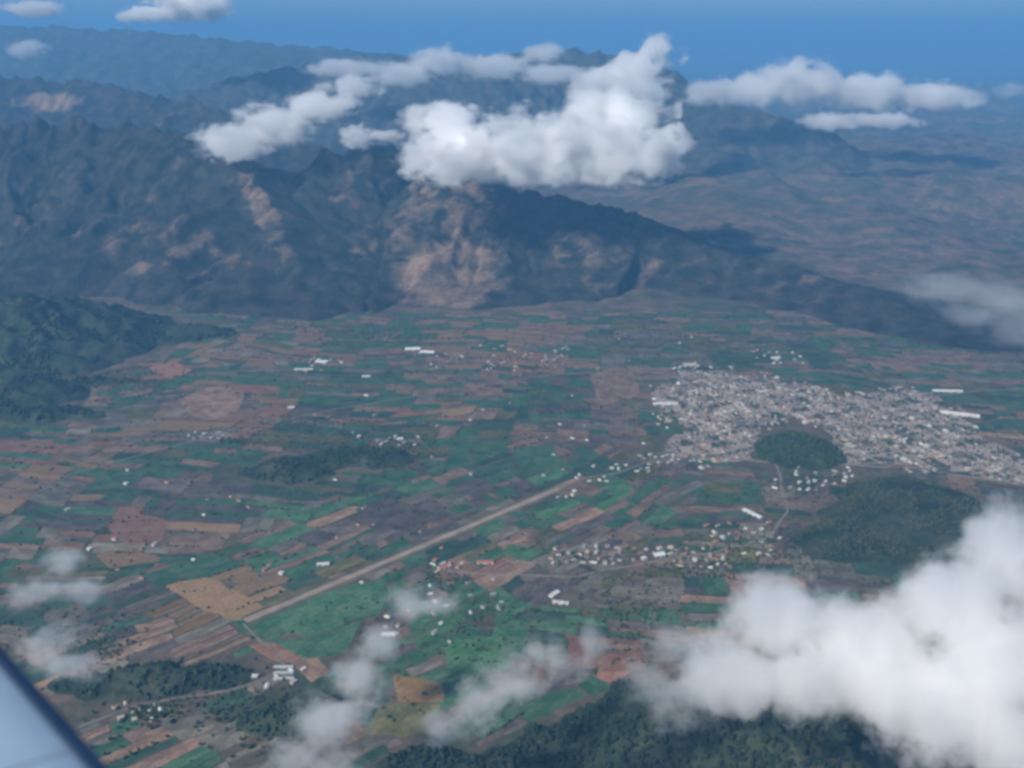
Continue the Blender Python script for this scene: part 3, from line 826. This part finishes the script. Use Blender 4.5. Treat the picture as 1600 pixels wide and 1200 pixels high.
# streets between the blocks
for ia in range(-24, 25):
    run = []
    for k in range(-2000, 2001, 20):
        aa = ia * bx + 2; bb = float(k)
        x = tc0.x + aa * tca - bb * tsa; y = tc0.y + aa * tsa + bb * tca
        ok = in1(TOWN, x, y) and hz1(x, y) < 1
        if ok: run.append(Vector((x, y, 0)))
        if (not ok or k == 2000) and len(run) > 4: streets.append(run)
        if not ok: run = []
for ib in range(-20, 21):
    run = []
    for k in range(-2000, 2001, 20):
        bb = ib * by + 1; aa = float(k)
        x = tc0.x + aa * tca - bb * tsa; y = tc0.y + aa * tsa + bb * tca
        ok = in1(TOWN, x, y) and hz1(x, y) < 1
        if ok: run.append(Vector((x, y, 0)))
        if (not ok or k == 2000) and len(run) > 4: streets.append(run)
        if not ok: run = []
for i, run in enumerate(streets):
    tag(link('street', strip_mesh('street', run, 8.5, 0.3 + 0.012 * i, M_STREET if i % 3 else M_ASPH, skirt=.4)), None, None, None, 'structure')
print('streets', len(streets), 'town houses', len(H_LIST))
# hamlets and farms: (u, v, half width, half height, number, roofs, place)
HAMLETS = [
 (925, 748, 26, 5, 9, ['white', 'white', 'grey'], 'along the road from the runway to the town'),
 (985, 732, 30, 6, 10, ['white', 'white', 'grey', 'cream'], 'along the road from the runway to the town'),
 (1030, 718, 30, 7, 12, ['white', 'grey', 'white'], 'along the road from the runway to the town'),
 (880, 774, 18, 5, 4, ['white', 'grey'], 'along the road from the runway to the town'),
 (915, 868, 55, 13, 24, ['white', 'grey', 'rust', 'cream', 'grey'], 'in the hamlet beside the bright green field'),
 (1025, 868, 40, 12, 12, ['white', 'cream', 'rust'], 'in the hamlet beside the bright green field'),
 (1090, 872, 50, 16, 22, ['grey', 'rust', 'white', 'red'], 'among the trees above the large near cloud'),
 (1160, 845, 60, 30, 22, ['white', 'grey', 'red'], 'among the trees above the large near cloud'),
 (1270, 748, 70, 18, 26, ['white', 'grey', 'rust', 'white'], 'in the grove below the town hill'),
 (700, 885, 26, 10, 8, ['red', 'red', 'cream', 'white'], 'in the red roofed farm hamlet under the runway'),
 (730, 930, 60, 30, 14, ['white', 'grey', 'red'], 'in the fields below the runway'),
 (215, 1112, 36, 13, 15, ['cream', 'cream', 'red', 'white'], 'in the cream coloured village beside the wing'),
 (445, 1058, 32, 16, 4, ['white', 'grey'], 'beside the pale greenhouses'),
 (380, 1066, 40, 12, 8, ['white', 'rust'], 'beside the pale greenhouses'),
 (660, 975, 60, 30, 8, ['white', 'grey'], 'in the fields below the runway'),
 (505, 570, 35, 10, 12, ['white', 'cream', 'red'], 'in the village under the western mountain'),
 (820, 560, 70, 20, 42, ['red', 'rust', 'cream', 'white', 'red'], 'in the reddish village at the mountain foot'),
 (690, 565, 50, 14, 12, ['white', 'grey', 'rust'], 'in the reddish village at the mountain foot'),
 (320, 682, 30, 6, 9, ['white', 'grey'], 'on the road west of the scrub knoll'),
 (610, 690, 50, 10, 10, ['white', 'grey'], 'on the road west of the scrub knoll'),
 (1215, 558, 40, 12, 14, ['white', 'cream', 'red'], 'on the slope above the town'),
 (1075, 572, 20, 6, 6, ['cream', 'white'], 'on the slope above the town'),
 (790, 640, 300, 120, 40, ['white', 'grey', 'rust'], 'standing alone in the valley fields'),
 (400, 820, 300, 120, 26, ['white', 'rust', 'red'], 'standing alone in the valley fields')]
rhouse = random.Random(5)
placed = []
for (u, v, ru, rv, n, roofs, place) in HAMLETS:
    k = 0; tries = 0
    ang = rhouse.uniform(0, 3.14)
    while k < n and tries < n * 30:
        tries += 1
        p = gp(u + rhouse.uniform(-1, 1) * ru, v + rhouse.uniform(-1, 1) * rv)
        if hz1(p.x, p.y) > 0.5: continue
        if abs((p - RW[0]).dot(rn)) < 48 and -30 < (p - RW[0]).dot(rd) < (RW[-1] - RW[0]).length + 30: continue
        if any(math.hypot(p.x - q[0], p.y - q[1]) < 24 for q in placed): continue
        bad = False
        for P, w in ROADPTS:
            for a, b in zip(P[:-1], P[1:]):
                ab = b - a; t = max(0, min(1, (p - a).dot(ab) / ab.dot(ab)))
                if (p - a - ab * t).length < w / 2 + 13: bad = True; break
            if bad: break
        if bad: continue
        placed.append((p.x, p.y)); k += 1
        H_LIST.append((p.x, p.y, ang + rhouse.choice([0, math.pi / 2]) + rhouse.gauss(0, .12), rhouse.randrange(6), rhouse.choice(['white', 'cream', 'white', 'grey']), rhouse.choice(roofs), place))
hx = np.array([h[0] for h in H_LIST]); hy = np.array([h[1] for h in H_LIST])
hu, hv, hf = project(hx, hy)
size = np.array([SHAPES[h[3]][0] * SHAPES[h[3]][1] for h in H_LIST]) / hf ** 2
size = np.where((hu > 3) & (hu < 1597) & (hv < 1197), size, 0)
order = np.argsort(-size)
single = set(order[:300].tolist())
WORD = {'white': 'white', 'grey': 'grey', 'red': 'red tiled', 'cream': 'cream', 'rust': 'rusty brown'}
mass = {}
for i, (x, y, a, si, wk, rk, place) in enumerate(H_LIST):
    w, r = house_pair(si, wk, rk)
    if i in single:
        o = link('house', None, None, (x, y, 0.2), a)
        tag(o, 'small house with %s roof %s' % (WORD[rk], 'in the town round the wooded hill' if place == 'town' else place), 'house', '%s roofed houses %s' % (WORD[rk], 'in the town' if place == 'town' else place))
        link('wall', w, o); link('roof', r, o)
    else:
        mass.setdefault('town' if place == 'town' else 'far', []).append((x, y, a, w, r))
def join_mass(name, label, items):
    V = []; FC = []; MI = []; mats = []; o_ = 0
    for x, y, a, w, r in items:
        c_, s_ = math.cos(a), math.sin(a)
        for me in (w, r):
            base = []
            for m in me.materials:
                if m not in mats: mats.append(m)
                base.append(mats.index(m))
            for v in me.vertices: V.append((x + v.co.x * c_ - v.co.y * s_, y + v.co.x * s_ + v.co.y * c_, v.co.z + 0.2))
            for p in me.polygons: FC.append([o_ + k for k in p.vertices]); MI.append(base[p.material_index])
            o_ += len(me.vertices)
    me = bpy.data.meshes.new(name); me.from_pydata(V, [], FC)
    for m in mats: me.materials.append(m)
    me.polygons.foreach_set('material_index', MI); me.update()
    tag(link(name, me), label, None, None, 'stuff')
if 'town' in mass: join_mass('town_houses', 'the farther roofs of the town, too small to tell apart', mass['town'])
if 'far' in mass: join_mass('village_houses', 'the farther houses scattered over the valley', mass['far'])
tt = np.array(town_trees); k = inside(TOWN, tt[:, 0], tt[:, 1]) & (hill_z(tt[:, 0], tt[:, 1]) < 1)
tree_mass('garden_trees', 'garden trees between the roofs of the town', tt[k], M_LEAF2, 2.4, 5.0)

# large sheds and warehouses: walls, ribbed gable roof, doors
def shed(u, v, L, W, ang, rk, label, cat='warehouse', H=6.0, z=0.2):
    p = gp(u, v)
    o = link('warehouse' if cat == 'warehouse' else 'greenhouse', None, None, (p.x, p.y, z), ang)
    tag(o, label, cat)
    a, b = L / 2, W / 2; R = W * .14
    V = [(-a, -b, -1), (a, -b, -1), (a, b, -1), (-a, b, -1), (-a, -b, H), (a, -b, H), (a, b, H), (-a, b, H), (-a, 0, H + R), (a, 0, H + R)]
    FC = [(0, 1, 5, 4), (1, 2, 6, 9, 5), (2, 3, 7, 6), (3, 0, 4, 8, 7)]
    me = bpy.data.meshes.new('wall'); me.from_pydata(V, [], FC); me.materials.append(ROOFS['plastic'] if rk == 'plastic' else WALLS['white']); link('wall', me, o)
    e = 1.0; n = max(4, int(L / 4)); RV = []; RF = []
    for i in range(n + 1):
        x = -a - e + (2 * a + 2 * e) * i / n; dz = .12 if i % 2 else 0
        for y, zz in ((-b - e, H + .1 - e * R / b), (0, H + R + .1), (b + e, H + .1 - e * R / b)): RV.append((x, y, zz + dz))
    for i in range(n):
        for k in range(2): q = i * 3 + k; RF.append((q, q + 3, q + 4, q + 1))
    me = bpy.data.meshes.new('roof'); me.from_pydata(RV, [], RF); me.materials.append(ROOFS[rk]); link('roof', me, o)
    for s in (-1, 1):
        dm = bpy.data.meshes.new('door'); x = s * a * .5; w = min(4, a * .2)
        dm.from_pydata([(x - w, -b - .08, 0), (x + w, -b - .08, 0), (x + w, -b - .08, H * .7), (x - w, -b - .08, H * .7), (x - w, -b + .1, 0), (x + w, -b + .1, 0), (x + w, -b + .1, H * .7), (x - w, -b + .1, H * .7)], [],
                       [(0, 1, 2, 3), (0, 3, 7, 4), (1, 5, 6, 2), (3, 2, 6, 7)])
        dm.materials.append(M_DARK); link('door', dm, o)
shed(645, 546, 75, 34, 0.1, 'bright', 'bright white warehouse at the foot of the central mountain, western of the pair')
shed(668, 551, 70, 30, -0.1, 'bright', 'bright white warehouse at the foot of the central mountain, eastern of the pair')
shed(503, 566, 60, 34, 0.0, 'white', 'pale warehouse in the village under the western mountain')
shed(475, 578, 90, 14, 0.0, 'white', 'long low pale shed below the village under the western mountain')
shed(572, 589, 36, 22, 0.2, 'white', 'white shed in the green fields below the mountain foot')
shed(455, 638, 26, 22, 0.4, 'white', 'small white shed beside the brown field below the western mountain')
shed(1040, 632, 105, 26, 0.05, 'white', 'long pale shed at the western edge of the town')
shed(1078, 571, 62, 34, 0.1, 'cream', 'cream warehouse at the top of the town')
shed(1212, 560, 40, 26, 0.3, 'white', 'white building on the slope above the town')
shed(1480, 612, 130, 22, -0.05, 'white', 'long white shed east of the town, farther of the pair')
shed(1500, 648, 150, 30, -0.35, 'white', 'long white shed east of the town, nearer of the pair')
shed(1176, 804, 78, 15, -0.95, 'white', 'narrow white shed lying askew in the scrub below the town')
shed(1030, 868, 32, 22, 0.3, 'bright', 'bright white farm shed by the hamlet beside the bright green field')
shed(866, 930, 36, 14, 0.9, 'white', 'white farm building of a yard below the hamlet, western of the pair')
shed(876, 943, 44, 12, -0.2, 'white', 'white farm building of a yard below the hamlet, eastern of the pair')
shed(607, 993, 36, 16, 0.0, 'bright', 'bright white shed beside the thin cloud column')
shed(758, 880, 50, 16, 0.0, 'red', 'long red roofed barn below the runway')
shed(692, 888, 30, 20, 0.5, 'red', 'red roofed barn beside the farm hamlet under the runway')
shed(505, 883, 36, 12, 0.1, 'white', 'small white shed in the fields beside the runway')
shed(625, 687, 22, 18, 0.3, 'white', 'small white shed near the scrub knoll')
for k in range(3):
    shed(443, 1043 + k * 9, 48, 9, 0.03 * k, 'plastic', 'pale plastic greenhouse near the dark spur, %s of the three' % ('farthest', 'middle', 'nearest')[k], 'greenhouse', 3.2)

# waterfall thread on the western mountain
p = at(460, 415, 6000)
fz = lambda x, y: max(float(f(np.array([x]), np.array([y]))[0]) for f in MOUNTS.values())
P = None
for Y in np.arange(5300, 7400, 15):
    q = at(460, 414, Y)
    if fz(q.x, q.y) > q.z: P = q; break
if P is not None:
    V = []; FC = []
    m, nt, b = new_mat('falling_water'); b.inputs['Base Color'].default_value = (0.85, 0.87, 0.88, 1); b.inputs['Roughness'].default_value = 0.4
    n = 12
    for i in range(n + 1):
        y = P.y - 22 + i * 6; w = 4 + 2 * math.sin(i * 1.7); x = P.x + 3 * math.sin(i)
        for s in (-1, 0, 1): V.append((x + s * w, y, fz(x + s * w, y) + (2.5 if s == 0 else 1.0)))
    for i in range(n):
        for k in range(2): a = i * 3 + k; FC.append((a, a + 1, a + 4, a + 3))
    tag(link('waterfall', mesh_np('waterfall', V, FC, [m], smooth=True)), 'thin white thread of falling water on the dark mountain face', None, None, 'structure')

# ------------------------------------------------------------------ aircraft wing
def wing():
    zw = CAM_H - 2.0
    A = gp(0, 1013, zw); B = gp(84, 1095, zw); D = gp(166, 1200, zw)
    root = link('aircraft_wing', None, None, (A.x, A.y, zw))
    tag(root, 'pale blue grey aircraft wing with a dark leading edge in the corner', 'wing')
    d = (D - A).normalized(); n = Vector((d.y, -d.x, 0))      # n points away from the wing, over the land
    if n.dot(Vector((1, 0.3, 0))) < 0: n = -n
    chord = 1.7
    prof = [(0.0, 0.0), (0.012, 0.030), (0.04, 0.055), (0.09, 0.078), (0.16, 0.095), (0.28, 0.108), (0.42, 0.104), (0.58, 0.086), (0.75, 0.056), (0.9, 0.026), (1.0, 0.004),
            (0.9, -0.012), (0.75, -0.022), (0.55, -0.030), (0.35, -0.036), (0.18, -0.038), (0.08, -0.033), (0.025, -0.02)]
    span = np.linspace(-2.2, 5.5, 40)
    def skin(name, i0, i1, mat, grow=0.0):
        V = []; FC = []
        idx = [k % len(prof) for k in range(i0, i1 + 1)]
        for s in span:
            sag = 0.0
            ch = chord * (1 + 0.04 * s)
            for k in idx:
                c, h = prof[k]; h *= 0.55
                q = d * s - n * (c * ch - grow) + n * sag + Vector((0, 0, h * ch + grow * 0.6 * (1 if h > 0 else -1 if h < 0 else 0)))
                V.append(q[:])
        w = len(idx)
        for i in range(len(span) - 1):
            for k in range(w - 1): a = i * w + k; FC.append((a, a + 1, a + w + 1, a + w))
        o = link(name, mesh_np(name, V, FC, [mat], smooth=True), root); return o
    def paint(name, col, rough, spec):
        m, nt, b = new_mat(name)
        tc = nt.nodes.new('ShaderNodeTexCoord'); nz = noise_n(nt, tc.outputs['Object'], 2.2, 5, 0.6); st = noise_n(nt, mapped(nt, tc.outputs['Object'], (1, 8, 8), (0, 0, -math.atan2(d.x, d.y))), 3.0, 3, 0.6)
        c = mix(nt, ramp(nt, nz, [(0.3, 0.0), (0.7, 1.0)]), [k * .9 for k in col], [min(1, k * 1.06) for k in col])
        c = mix(nt, 0.25, c, ramp(nt, st, [(0.35, (0.8,) * 3), (0.6, (1.0,) * 3)]), 'MULTIPLY')
        nt.links.new(c, b.inputs['Base Color']); b.inputs['Roughness'].default_value = rough; b.inputs['Specular IOR Level'].default_value = spec
        return m
    skin('skin', 0, len(prof), paint('wing_paint', (0.36, 0.51, 0.68), 0.42, 0.4))
    skin('leading_edge', -3, 2, paint('leading_edge_shade', (0.11, 0.19, 0.30), 0.6, 0.3), 0.006)  # shading along the wing's front edge, put into a darker blue colour
    # rivet rows along the span
    V = []; FC = []
    for c in (0.16, 0.42):
        h = np.interp(c, [p_[0] for p_ in prof[:11]], [p_[1] for p_ in prof[:11]])
        for s in np.arange(-2, 5.2, 0.06):
            ch = chord * (1 + 0.04 * s); q = d * s - n * (c * ch) + Vector((0, 0, 0.55 * h * ch + .001)); o_ = len(V); r = .0035
            for k in range(6): V.append((q + d * (r * math.cos(k * math.pi / 3)) + n * (r * math.sin(k * math.pi / 3)))[:])
            V.append((q + Vector((0, 0, .0015)))[:])
            for k in range(6): FC.append((o_ + k, o_ + (k + 1) % 6, o_ + 6))
    SV = []; SF = []
    up = [p_ for p_ in prof[:11] if p_[0] >= 0.04]
    for s in np.arange(-1.7, 5.2, 0.62):
        ch = chord * (1 + 0.04 * s)
        for i, (c, h) in enumerate(up):
            for e in (-.0025, .0025): SV.append((d * (s + e) - n * (c * ch) + Vector((0, 0, 0.55 * h * ch + .0012)))[:])
            if i: k = len(SV) - 4; SF.append((k, k + 1, k + 3, k + 2))
    link('panel_seams', mesh_np('panel_seams', SV, SF, [M_DARK]), root)
    link('rivets', mesh_np('rivets', V, FC, [bpy.data.materials['wing_paint']]), root)
wing()

# ------------------------------------------------------------------ clouds
def cloud_mat(name, ells, density, k_noise, scale, sharp, flat=None, stretch=(1, 1, 1), detail=3.0, step=1.0):
    m = bpy.data.materials.new(name); m.use_nodes = True; nt = m.node_tree
    nt.nodes.remove(nt.nodes['Principled BSDF'])
    out = nt.nodes['Material Output']
    tc = nt.nodes.new('ShaderNodeTexCoord'); obj = tc.outputs['Object']
    cur = None
    for (c, r) in ells:
        sub = N(nt, 'ShaderNodeVectorMath', operation='MULTIPLY_ADD'); nt.links.new(obj, sub.inputs[0])
        sub.inputs[1].default_value = (1 / r[0], 1 / r[1], 1 / r[2]); sub.inputs[2].default_value = (-c[0] / r[0], -c[1] / r[1], -c[2] / r[2])
        ln = N(nt, 'ShaderNodeVectorMath', operation='LENGTH'); nt.links.new(sub.outputs[0], ln.inputs[0])
        if cur is None: cur = ln.outputs['Value']
        else:
            sm = N(nt, 'ShaderNodeMath', operation='SMOOTH_MIN'); nt.links.new(cur, sm.inputs[0]); nt.links.new(ln.outputs['Value'], sm.inputs[1]); sm.inputs[2].default_value = 0.25; cur = sm.outputs[0]
    if flat is not None:                       # level underside
        sx = nt.nodes.new('ShaderNodeSeparateXYZ'); nt.links.new(obj, sx.inputs[0])
        mr = N(nt, 'ShaderNodeMapRange'); nt.links.new(sx.outputs[2], mr.inputs[0])
        mr.inputs[1].default_value = flat[0]; mr.inputs[2].default_value = flat[1]; mr.inputs[3].default_value = 1.2; mr.inputs[4].default_value = 0.0
        fa = N(nt, 'ShaderNodeMath', operation='ADD'); nt.links.new(cur, fa.inputs[0]); nt.links.new(mr.outputs[0], fa.inputs[1]); cur = fa.outputs[0]
    nz = noise_n(nt, mapped(nt, obj, stretch), scale, detail, 0.70)
    a = N(nt, 'ShaderNodeMath', operation='MULTIPLY_ADD'); nt.links.new(nz, a.inputs[0]); a.inputs[1].default_value = k_noise; a.inputs[2].default_value = 0.92 - 0.5 * k_noise
    s = N(nt, 'ShaderNodeMath', operation='SUBTRACT'); nt.links.new(a.outputs[0], s.inputs[0]); nt.links.new(cur, s.inputs[1])
    g = N(nt, 'ShaderNodeMath', operation='MULTIPLY', use_clamp=True); nt.links.new(s.outputs[0], g.inputs[0]); g.inputs[1].default_value = sharp
    dn = N(nt, 'ShaderNodeMath', operation='MULTIPLY'); nt.links.new(g.outputs[0], dn.inputs[0]); dn.inputs[1].default_value = density
    pv = N(nt, 'ShaderNodeVolumePrincipled'); pv.inputs['Color'].default_value = (0.995, 0.995, 0.995, 1); pv.inputs['Anisotropy'].default_value = 0.1
    nt.links.new(dn.outputs[0], pv.inputs['Density'])
    nt.links.new(pv.outputs[0], out.inputs['Volume'])
    try: m.cycles.volume_step_rate = step
    except Exception: pass
    return m
dg_needed = []
def cloud(label, puffs, density=0.02, k_noise=3.3, scale=None, sharp=2.6, group=None, deep=0.9, grow=1.34, stretch=(0.85, 0.85, 1.35), detail=6.0, step=1.0, flat=None):
    """puffs: (u, v, half width px, half height px, distance)"""
    E = []
    for (u, v, ru, rv, Y) in puffs:
        c = at(u, v, Y); dist = c.y * CP - (c.z - CAM_H) * SP
        rx = ru * dist / F; rz = rv * dist / F
        E.append((c, (rx, max(rz, rx * deep), rz)))
    cen = sum((e[0] for e in E), Vector()) / len(E)
    bm = bmesh.new(); rmin = 1e9
    for c, r in E:
        M = Matrix.Translation(c - cen) @ Matrix.Diagonal((r[0] * grow, r[1] * grow, r[2] * grow, 1))
        bmesh.ops.create_icosphere(bm, subdivisions=3, radius=1.0, matrix=M); rmin = min(rmin, r[2])
    me = bpy.data.meshes.new('tmp'); bm.to_mesh(me); bm.free()
    o = link('cloud', me, None, cen)
    md = o.modifiers.new('r', 'REMESH'); md.mode = 'VOXEL'; md.voxel_size = rmin / 4.0
    dg = bpy.context.evaluated_depsgraph_get(); ev = o.evaluated_get(dg)
    nm = bpy.data.meshes.new_from_object(ev); o.modifiers.clear(); o.data = nm
    n = len(nm.vertices); co = np.empty(n * 3, np.float32); nm.vertices.foreach_get('co', co); co = co.reshape(-1, 3)
    no = np.empty(n * 3, np.float32); nm.vertices.foreach_get('normal', no); no = no.reshape(-1, 3)
    L = rmin * 1.1; sd = random.randrange(1000)
    w = fbm(co[:, 0] / L + co[:, 1] / L * .5, co[:, 2] / L + co[:, 1] / L * .8, sd, 3)
    co = co + no * (w * rmin * 0.16)[:, None]
    nm.vertices.foreach_set('co', co.astype(np.float32).ravel()); nm.update()
    nm.name = 'cloud'
    nm.materials.clear()
    step *= 1.5
    sc = scale if scale else 1.0 / (rmin * 1.6)
    nm.materials.append(cloud_mat('cloud_vapour', [((c - cen), r) for c, r in E], density, k_noise, sc, sharp, None if flat is None else (flat[0] - cen.z, flat[1] - cen.z), stretch, detail, step))
    tag(o, label, 'cloud', group)
    return o

G1 = 'clouds along the mountain tops'; G2 = 'thin clouds over the near fields'; G3 = 'small clouds on the far horizon'
cloud('large bright white cloud above the bare slope of the central mountain',
      [(725, 240, 95, 46, 6300), (830, 235, 110, 58, 6350), (950, 242, 100, 52, 6400), (1030, 232, 50, 34, 6450), (690, 185, 60, 32, 6500), (960, 170, 80, 42, 6700)], 0.042, 3.8, group=G1, flat=(at(800, 322, 6350).z, at(800, 284, 6350).z))
cloud('slanting white cloud resting on the ridge of the western mountain',
      [(365, 222, 58, 30, 7000), (430, 195, 66, 34, 7150), (500, 165, 58, 26, 7300), (550, 135, 50, 20, 7500)], 0.026, 3.6, group=G1)
cloud('little white puff between the slanting cloud and the large cloud',
      [(558, 213, 28, 20, 7000), (600, 212, 30, 9, 7000)], 0.022, 3.6, group=G1)
cloud('slanting white cloud tower rising behind the large cloud toward the sky',
      [(1030, 78, 38, 26, 9600), (985, 105, 50, 26, 9500), (930, 130, 50, 26, 9400), (1010, 140, 40, 30, 9300)], 0.022, 3.6, group=G1)
cloud('pale ragged cloud lying along the back range',
      [(690, 95, 50, 24, 11300), (630, 115, 60, 20, 11200), (770, 105, 60, 22, 11400), (850, 85, 34, 18, 11500), (860, 115, 60, 16, 11200), (540, 105, 60, 16, 11600)], 0.014, 2.8, sharp=1.8, group=G1)
cloud('long white cloud bank east of the back range',
      [(1105, 145, 45, 20, 10800), (1180, 140, 60, 26, 10800), (1250, 128, 75, 34, 10900), (1350, 145, 85, 28, 10900), (1450, 150, 75, 24, 11000)], 0.018, 3.6, group=G1)
cloud('flat narrow cloud strip below the long eastern cloud bank',
      [(1300, 190, 48, 13, 9600), (1380, 188, 58, 11, 9700)], 0.018, 3.6, group=G1)
cloud('faint cloud scrap at the eastern end of the horizon', [(1580, 140, 28, 13, 12000)], 0.004, group=G3)
cloud('white cloud above the farthest range', [(300, 10, 62, 22, 12000), (240, 22, 40, 12, 12000)], 0.04, group=G3)
cloud('small white cloud beside the white cloud above the farthest range', [(202, 24, 24, 10, 12000)], 0.015, group=G3)
cloud('small white cloud in the corner above the farthest range', [(55, 14, 40, 13, 12000), (25, 12, 24, 9, 12000)], 0.018, group=G3)
cloud('faint white puff in front of the farthest range', [(40, 75, 34, 15, 14500)], 0.005, group=G3)
cloud('thin blue grey cloud veil beside the eastern slopes',
      [(1480, 450, 90, 26, 4700), (1570, 470, 90, 42, 4600), (1600, 510, 80, 40, 4500), (1520, 490, 70, 24, 4600)], 0.0035, 2.2, sharp=1.3, group='veils over the valley')
cloud('massive white cloud filling the near corner above the dark ridge',
      [(1365, 1000, 105, 88, 1290), (1480, 955, 115, 85, 1300), (1595, 880, 90, 88, 1360), (1560, 1030, 160, 110, 1240), (1420, 1080, 140, 66, 1220), (1500, 1130, 160, 70, 1190), (1600, 1170, 140, 80, 1140)], 0.05, 3.0, scale=1 / 120., sharp=2.0, deep=0.7, detail=6.0, stretch=(1, 1, 1))
cloud('greyer billow joined to the western side of the massive near cloud',
      [(1215, 980, 105, 88, 1340), (1150, 1055, 95, 75, 1290), (1270, 1070, 110, 75, 1260)], 0.034, 3.2, scale=1 / 95., sharp=1.9, deep=0.8, detail=6.0, stretch=(1, 1, 1))
cloud('grey cloud column rising from the lower edge between the fields',
      [(595, 1010, 44, 34, 1450), (560, 1065, 58, 50, 1400), (515, 1135, 72, 48, 1350), (460, 1185, 60, 32, 1300)], 0.021, 3.8, scale=1 / 62., sharp=1.5, group=G2, detail=6.0)
cloud('faint puff floating above the grey cloud column',
      [(640, 938, 42, 30, 1500), (685, 940, 40, 22, 1500)], 0.024, 3.8, scale=1 / 55., sharp=1.4, group=G2, detail=6.0)
cloud('long slanting thin cloud streak over the forest edge',
      [(920, 998, 32, 34, 1430), (865, 1025, 55, 30, 1400), (800, 1060, 60, 36, 1370), (745, 1100, 60, 38, 1340), (695, 1140, 44, 32, 1320)], 0.021, 3.8, scale=1 / 58., sharp=1.5, group=G2, detail=6.0)
cloud('translucent cloud fringe west of the massive near cloud',
      [(1060, 1000, 60, 50, 1300), (1090, 1070, 70, 60, 1270), (1070, 1125, 60, 30, 1250), (1020, 1060, 46, 36, 1300)], 0.015, 3.8, scale=1 / 70., sharp=1.3, group=G2, detail=6.0)
cloud('dim cloud wisp beside the wing, higher of the two', [(95, 880, 38, 34, 1500), (45, 925, 46, 26, 1450), (130, 920, 40, 30, 1500)], 0.022, 3.8, scale=1 / 55., sharp=1.5, group=G2, detail=6.0)
cloud('dim cloud wisp touching the wing, lower of the two', [(70, 1010, 60, 36, 1350), (120, 1040, 50, 30, 1350)], 0.02, 3.4, scale=1 / 60., sharp=1.4, group=G2, detail=6.0)
cloud('bright cloud scrap cut by the lower edge', [(530, 1205, 60, 20, 1250)], 0.025, 3.0, scale=1 / 60., sharp=1.6, group=G2, detail=6.0)

# ------------------------------------------------------------------ haze
bm = bmesh.new(); bmesh.ops.create_cube(bm, size=1.0, matrix=Matrix.Translation((0, 0, 1275)) @ Matrix.Diagonal((240000, 240000, 2850, 1)))
me = bpy.data.meshes.new('haze'); bm.to_mesh(me); bm.free()
m = bpy.data.materials.new('blue_air'); m.use_nodes = True; nt = m.node_tree
nt.nodes.remove(nt.nodes['Principled BSDF'])
pv = N(nt, 'ShaderNodeVolumePrincipled'); pv.inputs['Color'].default_value = (*HAZE_COLOR, 1); pv.inputs['Density'].default_value = HAZE_DENSITY; pv.inputs['Anisotropy'].default_value = 0.0
nt.links.new(pv.outputs[0], nt.nodes['Material Output'].inputs['Volume'])
me.materials.append(m)
tag(link('haze', me), 'blue air between the valley and the aircraft', None, None, 'stuff')
print('objects', len(bpy.data.objects), 'tris', sum(len(o.data.polygons) for o in bpy.data.objects if o.type == 'MESH'))
